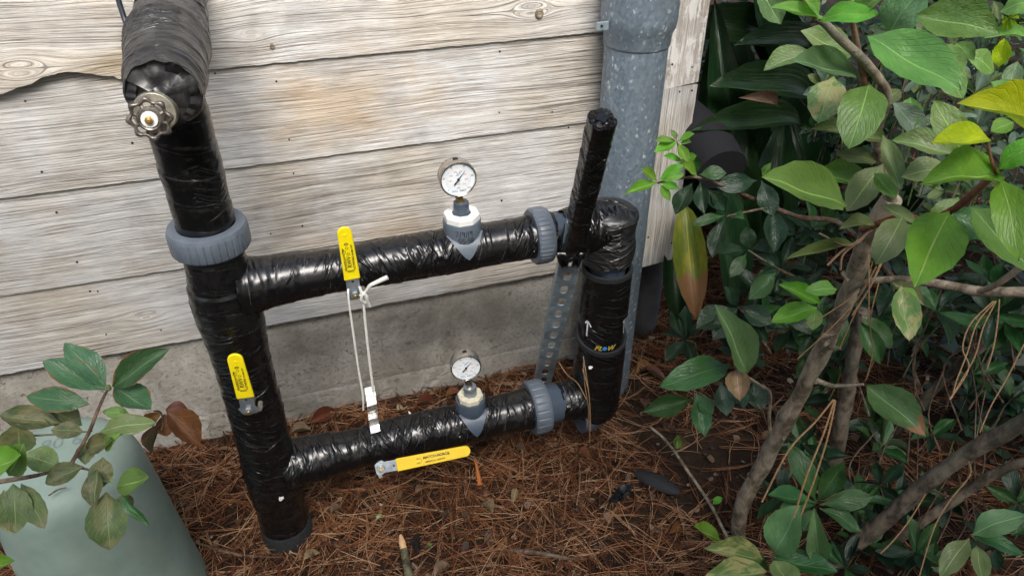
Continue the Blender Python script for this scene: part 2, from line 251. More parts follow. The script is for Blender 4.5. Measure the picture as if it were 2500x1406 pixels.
L = dict(
    mid=leaf_mat('leaf_mid_green', (0.125, 0.245, 0.050), (0.088, 0.185, 0.038)), light=leaf_mat('leaf_light_green', (0.21, 0.37, 0.09), (0.14, 0.28, 0.06), trans=0.35),
    bright=leaf_mat('leaf_bright_green', (0.16, 0.37, 0.035), (0.11, 0.28, 0.025), (0.38, 0.52, 0.14), trans=0.35), yellow=leaf_mat('leaf_yellow_green', (0.50, 0.60, 0.012), (0.34, 0.48, 0.012), (0.5, 0.56, 0.1), trans=0.35),
    dull=leaf_mat('leaf_dull_green', (0.17, 0.245, 0.085), (0.12, 0.185, 0.06), spots=0.35, mott=(0.17, 0.17, 0.08)), blue=leaf_mat('leaf_blue_green', (0.15, 0.27, 0.115), (0.105, 0.205, 0.085), rough=0.34),
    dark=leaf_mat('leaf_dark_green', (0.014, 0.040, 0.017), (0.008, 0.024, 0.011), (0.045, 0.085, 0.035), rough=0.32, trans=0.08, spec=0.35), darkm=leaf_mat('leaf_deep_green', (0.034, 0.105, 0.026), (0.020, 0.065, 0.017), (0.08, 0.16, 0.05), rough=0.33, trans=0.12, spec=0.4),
    mott=leaf_mat('leaf_mottled', (0.12, 0.20, 0.06), (0.09, 0.15, 0.04), spots=0.85, mott=(0.33, 0.31, 0.13)), olive=leaf_mat('leaf_olive', (0.085, 0.115, 0.035), (0.05, 0.085, 0.03), spots=0.6, mott=(0.17, 0.15, 0.07), rough=0.5),
    burn=leaf_mat('leaf_burnt_edge', (0.050, 0.130, 0.052), (0.035, 0.095, 0.038), (0.14, 0.25, 0.11), burn=0.9), tip=leaf_mat('leaf_brown_tip', (0.085, 0.17, 0.055), tip=0.95),
    brown=leaf_mat('leaf_brown', (0.20, 0.075, 0.025), (0.11, 0.04, 0.018), (0.3, 0.13, 0.05), rough=0.45, trans=0.1), tan=leaf_mat('leaf_tan', (0.22, 0.15, 0.09), (0.12, 0.075, 0.045), rough=0.7, trans=0.1),
    pink=leaf_mat('leaf_pinkish', (0.30, 0.17, 0.11), (0.17, 0.13, 0.06)), palebits=leaf_mat('leaf_pale_green', (0.30, 0.40, 0.17)),
    strap=leaf_mat('leaf_strap_dark', (0.020, 0.062, 0.018), (0.010, 0.034, 0.011), (0.035, 0.085, 0.03), rough=0.3, trans=0.06, strap=True),
    strapy=leaf_mat('leaf_strap_yellow', (0.30, 0.31, 0.03), (0.09, 0.15, 0.02), (0.40, 0.38, 0.06), rough=0.4, trans=0.2, strap=True, tip=0.9, spots=0.7, mott=(0.09, 0.14, 0.02)),
    grey=leaf_mat('leaf_grey_green', (0.13, 0.20, 0.13), (0.09, 0.145, 0.10), rough=0.33))
# ------------------------------------------------------------------ object helpers
def tag(o, label=None, cat=None, group=None, kind=None):
    if label: o['label'] = label
    if cat: o['category'] = cat
    if group: o['group'] = group
    if kind: o['kind'] = kind
    return o
def empty(name, loc, label, cat, group=None):
    o = bpy.data.objects.new(name, None); COL.objects.link(o); o.location = loc; o.empty_display_size = 0.05; o['_L'] = list(loc)
    return tag(o, label, cat, group)
def origin(p):
    while p.parent: p = p.parent
    return V(p.location)
def mesh(name, vs_, fs, mat, parent=None, smooth=True, uv=None, mats=None, loc=None):
    me = bpy.data.meshes.new(name); off = origin(parent) if parent else (V(loc) if loc else V((0, 0, 0)))
    va = np.array([tuple(v) for v in vs_], dtype=float) if not isinstance(vs_, np.ndarray) else vs_
    va = va - np.array(off); me.from_pydata(va.tolist(), [], fs if isinstance(fs, list) else fs.tolist())
    if smooth: me.polygons.foreach_set('use_smooth', [True] * len(me.polygons))
    if uv is not None:
        l = me.uv_layers.new(name='UVMap'); idx = np.zeros(len(me.loops), dtype=np.int32); me.loops.foreach_get('vertex_index', idx)
        l.data.foreach_set('uv', np.asarray(uv, dtype=np.float32)[idx].ravel())
    me.materials.append(mat); me.update()
    o = bpy.data.objects.new(name, me); COL.objects.link(o)
    if parent: o.parent = parent
    elif loc: o.location = loc
    return o
def basis(z, hint=None):
    z = V(z).normalized(); h = V(hint) if hint else (V((0, 0, 1)) if abs(z.z) < 0.9 else V((0, -1, 0)))
    x = h.cross(z).normalized(); y = z.cross(x); return x, y, z
class G:                      # a bag of geometry for ONE mesh
    def __init__(s): s.v = []; s.f = []
    def add(s, vs_, fs): o = len(s.v); s.v += [V(v) for v in vs_]; s.f += [tuple(i + o for i in f) for f in fs]; return s
    def cyl(s, p0, p1, r0, r1=None, n=24, cap=True, ang=0.0):
        r1 = r0 if r1 is None else r1; p0, p1 = V(p0), V(p1); x, y, z = basis(p1 - p0); a = []
        for p, r in ((p0, r0), (p1, r1)): a += [p + (x * math.cos(t) + y * math.sin(t)) * r for t in [2 * math.pi * i / n + ang for i in range(n)]]
        f = [(i, (i + 1) % n, n + (i + 1) % n, n + i) for i in range(n)]
        if cap: f += [tuple(range(n - 1, -1, -1)), tuple(range(n, 2 * n))]
        return s.add(a, f)
    def lathe(s, o, ax, prof, n=32, hint=None):       # prof: list of (distance along axis, radius)
        x, y, z = basis(ax, hint); o = V(o); a = []
        for h, r in prof: a += [o + z * h + (x * math.cos(2 * math.pi * i / n) + y * math.sin(2 * math.pi * i / n)) * r for i in range(n)]
        f = []
        for k in range(len(prof) - 1): f += [(k * n + i, k * n + (i + 1) % n, (k + 1) * n + (i + 1) % n, (k + 1) * n + i) for i in range(n)]
        return s.add(a, f)
    def box(s, o, x, y, z, sx, sy, sz):               # centre, axes, full sizes
        o, x, y, z = V(o), V(x).normalized(), V(y).normalized(), V(z).normalized()
        a = [o + x * (sx / 2 * i) + y * (sy / 2 * j) + z * (sz / 2 * k) for k in (-1, 1) for j in (-1, 1) for i in (-1, 1)]
        return s.add(a, [(0, 2, 3, 1), (4, 5, 7, 6), (0, 1, 5, 4), (2, 6, 7, 3), (0, 4, 6, 2), (1, 3, 7, 5)])
    def prism(s, pts, zdir, t):                        # closed outline extruded along zdir by t
        n = len(pts); z = V(zdir).normalized() * t; a = [V(p) for p in pts] + [V(p) + z for p in pts]
        return s.add(a, [tuple(range(n - 1, -1, -1)), tuple(range(n, 2 * n))] + [(i, (i + 1) % n, n + (i + 1) % n, n + i) for i in range(n)])
    def tube(s, pts, rad, n=8, wob=0.0, seed=0):
        P = smooth_path(pts); m = len(P); R = rad if isinstance(rad, (list, tuple)) else [rad, rad]
        up = V((0.3, -0.8, 0.5)); a = []
        for i, p in enumerate(P):
            t = (P[min(i + 1, m - 1)] - P[max(i - 1, 0)]).normalized(); x = up.cross(t).normalized(); y = t.cross(x); up = up - t * up.dot(t)
            q = i / (m - 1) * (len(R) - 1); k = min(int(q), len(R) - 2); r = R[k] + (R[k + 1] - R[k]) * (q - k)
            for j in range(n):
                an = 2 * math.pi * j / n; dd = (x * math.cos(an) + y * math.sin(an))
                rr = r * (1 + wob * noise.noise((p + dd * r) * 45 + V((seed, 0, 0))) + wob * 0.6 * noise.noise((p * 16)))
                a.append(p + dd * rr)
        f = [(i * n + j, i * n + (j + 1) % n, (i + 1) * n + (j + 1) % n, (i + 1) * n + j) for i in range(m - 1) for j in range(n)]
        f += [tuple(range(n - 1, -1, -1)), tuple(range((m - 1) * n, m * n))]
        return s.add(a, f)
    def build(s, name, mat, parent=None, smooth=False, bevel=0.0, loc=None):
        o = mesh(name, s.v, s.f, mat, parent, smooth, loc=loc)
        if smooth == 'auto' or smooth is True:
            try: o.data.set_sharp_from_angle(angle=math.radians(38))
            except Exception: pass
        if bevel:
            b = o.modifiers.new('bevel', 'BEVEL'); b.width = bevel; b.segments = 2; b.limit_method = 'ANGLE'; b.angle_limit = math.radians(40)
        return o
def smooth_path(pts, sub=5):
    P = [V(p) for p in pts]
    if len(P) < 3: return [P[0].lerp(P[1], i / sub) for i in range(sub + 1)]
    Q = [P[0] * 2 - P[1]] + P + [P[-1] * 2 - P[-2]]; out = []
    for i in range(1, len(Q) - 2):
        a, b, c, d = Q[i - 1:i + 3]
        for k in range(sub):
            t = k / sub; out.append(0.5 * ((2 * b) + (c - a) * t + (2 * a - 5 * b + 4 * c - d) * t * t + (3 * b - a - 3 * c + d) * t ** 3))
    return out + [P[-1]]
def text(s, size, mapf, name, mat, parent, off=0.0, ax='CENTER', shear=0.0, outline=None):
    cu = bpy.data.curves.new('t', 'FONT'); cu.body = s; cu.size = size; cu.align_x = ax; cu.align_y = 'CENTER'; cu.offset = off; cu.shear = shear; cu.resolution_u = 3
    if outline: cu.fill_mode = 'NONE'; cu.bevel_depth = outline; cu.bevel_resolution = 0
    to = bpy.data.objects.new('t', cu); me = bpy.data.meshes.new_from_object(to)
    vv = [mapf(v.co.x, v.co.y) + (V((0, 0, 0)) if not outline else V((0, 0, 0))) for v in me.vertices]; ff = [tuple(p.vertices) for p in me.polygons]
    bpy.data.objects.remove(to); bpy.data.curves.remove(cu); bpy.data.meshes.remove(me)
    return mesh(name, vv, ff, mat, parent, False)
def strokes(lines, wd, mapf, name, mat, parent):
    g = G()
    for ln in lines:
        P = [V((p[0], p[1], 0)) for p in ln]
        if len(P) > 2: P = [V((q.x, q.y, 0)) for q in smooth_path(P, 3)]
        for a, b in zip(P[:-1], P[1:]):
            t = (b - a); 
            if t.length < 1e-7: continue
            t.normalize(); nn = V((-t.y, t.x, 0)) * wd / 2; a2 = a - t * wd * .3; b2 = b + t * wd * .3
            g.add([mapf(*(a2 + nn).xy), mapf(*(a2 - nn).xy), mapf(*(b2 - nn).xy), mapf(*(b2 + nn).xy)], [(0, 1, 2, 3)])
    return g.build(name, mat, parent)
# ------------------------------------------------------------------ leaves
def leaf_mesh(kind, bend, fold, seed, mat):
    rnd = random.Random(seed); nl, nw = (12, 4) if kind == 'photinia' else ((9, 4) if kind != 'strap' else (14, 4)); vs_, uv = [], []
    W = dict(photinia=0.5, laurel=0.5, small=0.5, strap=0.5)[kind]
    for i in range(nl + 1):
        v = i / nl
        if kind == 'photinia': a, b, pet = 1.0, 0.66, 0.05
        elif kind == 'laurel': a, b, pet = 1.25, 0.85, 0.04
        elif kind == 'small': a, b, pet = 1.5, 0.75, 0.05
        else: a, b, pet = 0.95, 0.62, 0.0
        vv = max(0.0, (v - pet) / (1 - pet)); wd = max(math.sin(math.pi * vv ** a), 0.0) ** b if 0 < vv < 1 else 0.0
        if v > 0.8 and kind != 'small': wd *= 0.92 - 0.3 * (v - 0.8) 
        wd = max(wd, 0.025 if v < 0.5 else 0.0)
        cx = 0.05 * math.sin(v * 3 + seed) * (1 if kind != 'strap' else 0.3)
        z0 = -bend * v * v + 0.02 * math.sin(v * 9 + seed)
        for j in range(nw + 1):
            u = j / nw * 2 - 1; x = u * wd * W
            z = z0 + fold * abs(u) ** 1.3 * wd * 0.5 + (0.022 * math.sin(v * 9 + u * 3 + seed * 2)) * abs(u)
            jit = 1 + (0.022 if kind == 'photinia' else 0.015) * ((i % 2) * 2 - 1) * (1 if abs(u) > 0.9 else 0)
            vs_.append((x * jit + cx * 0.5, v, z)); uv.append((0.5 + u / 2, v))
    fs = [(i * (nw + 1) + j, i * (nw + 1) + j + 1, (i + 1) * (nw + 1) + j + 1, (i + 1) * (nw + 1) + j) for i in range(nl) for j in range(nw)]
    me = bpy.data.meshes.new('leaf_' + kind); me.from_pydata(vs_, [], fs); me.polygons.foreach_set('use_smooth', [True] * len(fs))
    l = me.uv_layers.new(name='UVMap'); 
    for lp in me.loops: l.data[lp.index].uv = uv[lp.vertex_index]
    me.materials.append(mat); me.update(); return me
_LM = {}
def lmesh(kind, typ, var):
    k = (kind, typ, var)
    if k not in _LM:
        if kind == 'strap': bend, fold = (0.12, 0.3, 0.5)[var % 3], 0.35
        else: bend, fold = (0.05, 0.14, 0.24, -0.08)[var % 4], (0.25, 0.4, 0.12, 0.3)[var % 4]
        if typ in ('brown', 'tan', 'pink'): bend, fold = (0.35, 0.6, 0.2, -0.4)[var % 4], (0.9, 0.5, 1.3, 0.8)[var % 4]
        _LM[k] = leaf_mesh(kind, bend, fold, var * 1.7 + 0.3, L[typ])
    return _LM[k]
def leaf(parent, base, tip, width, typ='mid', kind='photinia', tilt=0.0, nrm=None, var=None, name='leaf', roll=None):
    base, tip = V(base), V(tip); d = tip - base; ln = d.length; d.normalize(); mid = (base + tip) / 2
    if nrm is None: nrm = (CAM - mid).normalized() * 0.75 + V((0, 0, 0.55))
    n = V(nrm).normalized(); n = (n - d * n.dot(d)).normalized(); a = roll if roll is not None else random.uniform(-0.35, 0.35)
    n = Matrix.Rotation(a, 3, d) @ n; x = d.cross(n).normalized(); n = x.cross(d)
    me = lmesh(kind, typ, random.randrange(4) if var is None else var); o = bpy.data.objects.new(name, me); COL.objects.link(o)
    Mx = Matrix(((x.x * width, d.x * ln, n.x * ln, base.x), (x.y * width, d.y * ln, n.y * ln, base.y), (x.z * width, d.z * ln, n.z * ln, base.z), (0, 0, 0, 1)))
    if parent: o.parent = parent; o.matrix_local = Matrix.Translation(-origin(parent)) @ Mx
    else: o.matrix_world = Mx
    return o
def pleaf(parent, bx, by, tx, ty, wpx, typ, d, d2=None, kind='photinia', roll=None, var=None):      # a leaf seen at these places of the photograph, at a real distance
    d2 = d if d2 is None else d2; b, t = atd(bx, by, d), atd(tx, ty, d2)
    return leaf(parent, b, t, wpx / F * (d + d2) / 2 * 1.12, typ, kind, roll=roll, var=var)
def pstem(parent, pts, rpx, mat, name='stem', n=8, wob=0.12):      # pts: (px, py, distance)
    P = [atd(*p) for p in pts]; r = [q / F * pts[0 if i == 0 else -1][2] for i, q in enumerate((rpx if isinstance(rpx, tuple) else (rpx, rpx)))]
    g = G().tube(P, r, n, wob); return g.build(name, mat, parent, True)
def whorl(parent, node, axis, n, ln, wratio, typs, kind='laurel', spread=(50, 85), upb=0.3):
    ax = V(axis).normalized(); x, y, z = basis(ax); a0 = random.uniform(0, 6.28)
    for k in range(n):
        a = a0 + k * 2.399; s = math.radians(random.uniform(*spread)); d = z * math.cos(s) + (x * math.cos(a) + y * math.sin(a)) * math.sin(s)
        l_ = ln * random.uniform(0.75, 1.15); nn = z * 0.8 + V((0, -0.1, upb)) + V([random.uniform(-.25, .25) for _ in range(3)])
        leaf(parent, node, V(node) + d * l_, l_ * wratio * random.uniform(.85, 1.15), random.choice(typs), kind, nrm=nn)
# ================================================================== THE GROUND
def gh(x, y):
    return 0.012 * noise.noise(V((x * 3, y * 3, 0))) + 0.006 * noise.noise(V((x * 11, y * 11, 3))) + 0.03 * max(0, min(1, (y - 1.55) / 0.25)) * (1 if x < 1.0 else 0.3)
xs = sorted(set([-30, -15, -8, -4, -2] + list(np.arange(-1.2, 4.0, 0.04)) + [5, 8, 15, 30])); ys = sorted(set([-25, -12, -6, -3, -1] + list(np.arange(0.2, 4.0, 0.04)) + [5, 8, 15, 30]))
gv = [(x, y, gh(x, y) if (-1.3 < x < 4 and 0 < y < 4) else 0.0) for y in ys for x in xs]; nx = len(xs)
gf = [(j * nx + i, j * nx + i + 1, (j + 1) * nx + i + 1, (j + 1) * nx + i) for j in range(len(ys) - 1) for i in range(nx - 1)]
tag(mesh('ground', gv, gf, SOIL), 'dark brown soil under the pine straw', kind='structure')
def attr_stuff(name, vs_, fs, tone, mat, label):
    o = mesh(name, np.array(vs_), fs, mat, None, True); a = o.data.attributes.new('tone', 'FLOAT', 'POINT'); a.data.foreach_set('value', np.asarray(tone, dtype=np.float32))
    return tag(o, label, kind='stuff')
def needle_geo(p, ang, ln, curve, tilt, w):
    """three-sided bent needle lying near p"""
    vs_ = []; dx, dy = math.cos(ang), math.sin(ang)
    for k in range(4):
        t = k / 3 - 0.5; c = curve * (t * t - 0.1)
        x = p[0] + dx * ln * t - dy * c; y = p[1] + dy * ln * t + dx * c; z = p[2] + tilt * t * ln + 0.004 * math.sin(k * 2 + ang * 5); ww = w * (1.0 if k < 3 else 0.35)
        vs_ += [(x - dy * ww, y + dx * ww, z), (x + dy * ww, y - dx * ww, z), (x, y, z + ww * 1.3)]
    fs = []
    for k in range(3):
        b = k * 3; fs += [(b + i, b + (i + 1) % 3, b + 3 + (i + 1) % 3, b + 3 + i) for i in range(3)]
    return vs_, fs
nv, nf, ntone = [], [], []
N = 0
while N < 30000:
    x = random.uniform(-1.0, 3.0); y = random.uniform(0.35, 2.9)
    if y > 1.76 and x < 1.09: continue
    dens = 1.0
    if x > 0.82 and not (x < 1.6 and y > 1.52): dens *= 0.22 + 0.25 * (noise.noise(V((x * 5, y * 5, 2))) > 0.1)
    if noise.noise(V((x * 4, y * 4, 9))) < -0.25: dens *= 0.45
    if random.random() > dens: continue
    a = random.uniform(0, math.pi) + 0.7 * noise.noise(V((x * 2, y * 2, 5))) * 3; tn = random.random()
    for q in range(random.choice((1, 2, 2, 3))):
        v_, f_n = needle_geo((x, y, gh(x, y) + random.uniform(0.003, 0.022)), a + random.uniform(-.07, .07), random.uniform(0.09, 0.17), random.uniform(-.05, .05), random.uniform(-.12, .12), random.uniform(0.00065, 0.0011))
        o_ = len(nv); nv += v_; nf += [tuple(i + o_ for i in f) for f in f_n]; ntone += [min(1, max(0, tn + random.uniform(-.1, .1)))] * len(v_); N += 1
attr_stuff('pine_straw', nv, nf, ntone, attr_mat('pine_needle', [(0.0, (0.020, 0.010, 0.006)), (0.35, (0.110, 0.042, 0.018)), (0.72, (0.28, 0.115, 0.045)), (0.94, (0.44, 0.28, 0.16))], 0.5), 'red brown fallen pine needles matted over the soil')
# crumbled leaf litter
lv, lf, lt = [], [], []
for _ in range(3000):
    x = random.uniform(-0.9, 2.9); y = random.uniform(0.4, 2.8)
    if y > 1.74 and x < 1.09: continue
    s = random.uniform(0.003, 0.011) if random.random() < 0.80 else random.uniform(0.011, 0.021); a = random.uniform(0, 6.28); z = gh(x, y) + random.uniform(0.004, 0.017); m = random.choice((5, 6, 7)); o_ = len(lv)
    cup = random.uniform(-.3, .6); lv.append((x, y, z)); tx, ty = random.uniform(-.5, .5), random.uniform(-.5, .5)
    for k in range(m):
        t = a + 6.283 * k / m; rr = s * random.uniform(.55, 1.1) * (1.0 if abs(math.cos(t - a)) > .5 else .7); lv.append((x + math.cos(t) * rr, y + math.sin(t) * rr, z + rr * (cup * random.random() + tx * math.cos(t) + ty * math.sin(t))))
    lf += [(o_, o_ + 1 + k, o_ + 1 + (k + 1) % m) for k in range(m)]; lt += [random.random()] * (m + 1)
attr_stuff('leaf_litter', lv, lf, lt, attr_mat('litter', [(0.0, (0.035, 0.025, 0.018)), (0.45, (0.10, 0.06, 0.035)), (0.8, (0.17, 0.11, 0.07)), (0.97, (0.30, 0.25, 0.18))], 0.75), 'small crumbled dead leaves scattered in the pine straw')
# ================================================================== THE WALL
WY = 1.73
wall = empty('house_wall', (0, WY, 0), 'weathered silver grey clapboard house wall on a concrete footing', 'wall')
def plank(z0, z1, x0, x1, seed, curl=False, slope=(0.0, 0.0)):
    nxp, nzp = 420, 10; vs_ = []; zt = z1 + 0.03
    for j in range(nzp + 1):
        t = j / nzp
        for i in range(nxp + 1):
            x = x0 + (x1 - x0) * i / nxp; zb = z0 + slope[0] + (slope[1] - slope[0]) * i / nxp
            e = 0.0022 * noise.noise(V((x * 28, seed, 0))) + 0.0016 * noise.noise(V((x * 90, seed, 4)))
            if curl:
                if x < -0.30:
                    q = (-0.30 - x) / 0.17; e += 0.028 * math.exp(-((q - 0.55) / 0.42) ** 2) + 0.004 * noise.noise(V((x * 40, 7, 0))) - 0.012 * max(0, q - 1.0)
            z = zb + e * (1 - t) ** 2 + (zt - zb) * t
            out = -0.009 * (1 - t) - 0.0006 * noise.noise(V((x * 3, z * 55, seed)))
            if curl and x < -0.25: out -= 0.016 * (1 - t) ** 3 * min(1, (-0.25 - x) / 0.15)
            vs_.append((x, WY + out, z))
    n1 = nxp + 1; fs = [(j * n1 + i, j * n1 + i + 1, (j + 1) * n1 + i + 1, (j + 1) * n1 + i) for j in range(nzp) for i in range(nxp)]
    b = len(vs_)
    for i in range(n1): vs_.append(vs_[i])
    for i in range(n1): vx = vs_[i]; vs_.append((vx[0], WY + 0.008, vx[2] + 0.001))
    fs += [(b + n1 + i, b + n1 + i + 1, b + i + 1, b + i) for i in range(nxp)]
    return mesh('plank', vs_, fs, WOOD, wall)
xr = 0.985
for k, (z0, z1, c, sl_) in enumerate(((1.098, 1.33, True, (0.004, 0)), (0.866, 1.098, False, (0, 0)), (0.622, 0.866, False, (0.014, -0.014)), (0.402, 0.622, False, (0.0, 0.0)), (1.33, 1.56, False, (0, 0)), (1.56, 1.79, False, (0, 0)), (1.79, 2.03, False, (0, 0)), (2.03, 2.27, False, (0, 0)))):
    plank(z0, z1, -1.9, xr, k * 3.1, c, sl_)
G().box((-0.45, WY + 0.06, 1.35), (1, 0, 0), (0, 1, 0), (0, 0, 1), 2.9, 0.10, 1.90).build('sheathing', DARK, wall)
G().box((1.06, WY + 2.0, 1.36), (1, 0, 0), (0, 1, 0), (0, 0, 1), 0.05, 3.9, 1.92).build('side_cladding', WOODV, wall)
def board(x0, x1, z0, z1, name, seed):
    n = 60; vs_ = []
    for (yy) in (1.697, 1.728):
        for k in range(n + 1):
            z = z0 + (z1 - z0) * k / n
            for x, sgn in ((x0, -1), (x1, 1)): vs_.append((x + 0.0013 * noise.noise(V((z * 25, seed, sgn))), yy + 0.001 * noise.noise(V((z * 14, seed, sgn + 5))), z + (0.004 * (x == x1) - 0.008 * (x == x0)) * (k == 0)))
    m = 2 * (n + 1); fs = []
    for k in range(n):
        a = 2 * k; fs += [(a, a + 1, a + 3, a + 2), (m + a + 1, m + a, m + a + 2, m + a + 3), (a, a + 2, m + a + 2, m + a), (a + 3, a + 1, m + a + 1, m + a + 3)]
    fs += [(0, m, m + 1, 1), (m - 2, m - 1, 2 * m - 1, 2 * m - 2)]
    return mesh(name, vs_, fs, WOODP if seed else WOODV, wall, False)
board(0.962, 1.083, 0.945, 2.27, 'corner_board', 3); board(0.954, 1.083, 0.385, 0.941, 'corner_board', 0)
# nails and knots on the planks
NAILS = [(60, 250, 0), (102, 420, 0), (137, 521, 0), (188, 640, 0), (219, 714, 0), (238, 714, 0), (259, 817, 0), (393, 806, 0), (323, 350, 0), (675, 201, 0), (706, 341, 0), (717, 426, 0), (1222, 128, 0), (1219, 275, 0), (1348, 274, 0), (738, 552, 0), (661, 571, 0), (1225, 490, 0), (1390, 314, 0), (525, 182, 0), (1660, 225, 1), (1690, 222, 1), (1642, 158, 1), (1690, 165, 1), (1583, 580, 1), (1640, 594, 1)]
for (px, py, b) in NAILS:
    p = aty(px, py, 1.695 if b else WY - 0.008); y = 1.6965 if b else None
    p.y = y if b else WY - 0.009
    for zz0, zz1 in ((1.098, 1.33), (0.866, 1.098), (0.622, 0.866), (0.402, 0.622)):
        if not b and zz0 <= p.z < zz1: t = (p.z - zz0) / (zz1 + 0.03 - zz0); p.y = WY - 0.009 * (1 - t)
    r = random.uniform(0.0022, 0.0034); G().cyl(p + V((0, 0.004, 0)), p + V((0, -0.0012, 0)), r, r * 0.9, 8).build('nail', DARK, wall)
for (px, py, r) in ((1318, 35, 0.012), (487, 45, 0.008), (665, 115, 0.006)):
    p = aty(px, py, WY - 0.012); p.y = WY - 0.008; G().lathe(p, (0.1, -1, 0.1), [(0, r), (0.003, r * .9), (0.0035, r * .55), (0.001, r * .35), (0.003, 0.0001)], 9).build('knot', BARK, wall, True)
# concrete footing in two lifts, with a ragged right end
def footing(z0, z1, y, seed):
    nx_, nz_ = 300, 24; vs_ = []
    for j in range(nz_ + 1):
        for i in range(nx_ + 1):
            t = i / nx_; x = -1.9 + t * (2.87); z = z0 + (z1 - z0) * j / nz_
            if i == nx_: x += 0.012 * noise.noise(V((z * 40, seed, 1))) + 0.012 * noise.noise(V((z * 14, seed, 6)))
            pit = max(0.0, noise.noise(V((x * 42, z * 60, seed))) - 0.38) * 0.016
            vs_.append((x, y - 0.0025 * noise.noise(V((x * 7, z * 11, seed))) - 0.0012 * noise.noise(V((x * 45, z * 45, seed))) + pit + (0.002 if j in (0, nz_) else 0), z))
    n1 = nx_ + 1; fs = [(j * n1 + i, j * n1 + i + 1, (j + 1) * n1 + i + 1, (j + 1) * n1 + i) for j in range(nz_) for i in range(nx_)]
    b = len(vs_)
    for j in range(nz_ + 1): v0 = vs_[j * n1 + nx_]; vs_.append((v0[0] - 0.004, 1.80, v0[2])); vs_.append((v0[0] - 0.02, 2.6, v0[2]))
    fs += [(j * n1 + nx_, b + 2 * j, b + 2 * j + 2, (j + 1) * n1 + nx_) for j in range(nz_)] + [(b + 2 * j, b + 2 * j + 1, b + 2 * j + 3, b + 2 * j + 2) for j in range(nz_)]
    c = len(vs_)
    for i in range(n1): vs_.append(vs_[nz_ * n1 + i])
    for i in range(n1): v0 = vs_[nz_ * n1 + i]; vs_.append((v0[0], 1.80, v0[2]))
    fs += [(c + i, c + i + 1, c + n1 + i + 1, c + n1 + i) for i in range(nx_)]
    return mesh('concrete_footing', vs_, fs, CONC, wall)
footing(0.1165, 0.43, 1.742, 1.0); footing(-0.05, 0.115, 1.7425, 5.0)
# ================================================================== THE PIPEWORK
YP, XL, XR, ZU, ZL = 1.344, -0.161, 0.684, 0.782, 0.258
pw = empty('pipe_assembly', (XL, YP, 0), 'black tape wrapped backflow pipework with gauges and yellow levers on the pine straw', 'pipework')
def wrapped(name, path, rf, mat, parent=pw, seed=0, pitch=0.045, step=0.0016, wr=0.0022, wrz=None, nseg=96, ds=0.0035, ragged=0.0, caps=False, sq=0.0):
    """tape wound round a pipe: helical overlaps, folds, ragged rim; path list of points, rf(s, total)->radius"""
    P = [V(p) for p in path]; L_ = [0]
    for a, b in zip(P[:-1], P[1:]): L_.append(L_[-1] + (b - a).length)
    T = L_[-1]; m = max(4, int(T / ds)); vs_, uv = [], []; t0 = (P[1] - P[0]).normalized(); up = V((0, -1, 0)) if abs(t0.y) < .8 else V((0, 0, 1))
    for i in range(m + 1):
        s = T * i / m; k = 0
        while k < len(L_) - 2 and s > L_[k + 1]: k += 1
        q = (s - L_[k]) / (L_[k + 1] - L_[k]); p = P[k].lerp(P[k + 1], q); ta = (P[k + 1] - P[k]).normalized()
        tb = (P[min(k + 2, len(P) - 1)] - P[min(k + 1, len(P) - 2)]).normalized(); t = ta.lerp(tb, q * 0.5 if k < len(P) - 2 else 0).normalized()
        up = (up - t * up.dot(t)).normalized(); x = up; y = t.cross(x)
        for j in range(nseg + 1):
            an = 2 * math.pi * j / nseg; dd = x * math.cos(an) + y * math.sin(an); r = rf(s, T)
            if sq:    # squarish section
                r *= min(1 / max(abs(math.cos(an)), 1e-3), 1 / max(abs(math.sin(an)), 1e-3), 1 + sq)
            h = s / pitch + an / (2 * math.pi) + 0.15 * noise.noise(V((s * 9, seed, 0))); sw = h - math.floor(h); r += step * (sw - 0.5)
            pp = p + dd * 0.05; wz = 1.0 if wrz is None else wrz(s, T)
            f1 = noise.noise(V((s * 85 + an * 2.6, an * 1.1 - s * 9, seed))); f2 = noise.noise(V((s * 140 - an * 5, an * 1.6 + s * 14, seed + 4)))
            r += 0.5 * wr * wz * ((1 - abs(f1) * 2.4) * 0.8 + (1 - abs(f2) * 2.2) * 0.35) * max(0.15, 0.5 + noise.noise(pp * 0 + V((s * 12, an * .8, seed + 9))) * 1.6)
            off = V((0, 0, 0))
            if ragged and (i < 2 or i > m - 2): off = t * (ragged * noise.noise(V((an * 2.2, seed, i > 3)))) * (-1 if i < 2 else 1)
            vs_.append(p + dd * r + off); uv.append((s, an * 0.055))
    n1 = nseg + 1; fs = [(i * n1 + j, i * n1 + j + 1, (i + 1) * n1 + j + 1, (i + 1) * n1 + j) for i in range(m) for j in range(nseg)]
    if caps:
        for e in (0, m):
            c = sum((vs_[e * n1 + j] for j in range(nseg)), V((0, 0, 0))) / nseg; vs_.append(c); uv.append((0, 0)); ci = len(vs_) - 1; fs += [((e * n1 + j + 1, e * n1 + j, ci) if e == 0 else (e * n1 + j, e * n1 + j + 1, ci)) for j in range(nseg)]
    return mesh(name, vs_, fs, mat, parent, True, uv)
def g1(x, c, w_): return math.exp(-((x - c) / w_) ** 2)
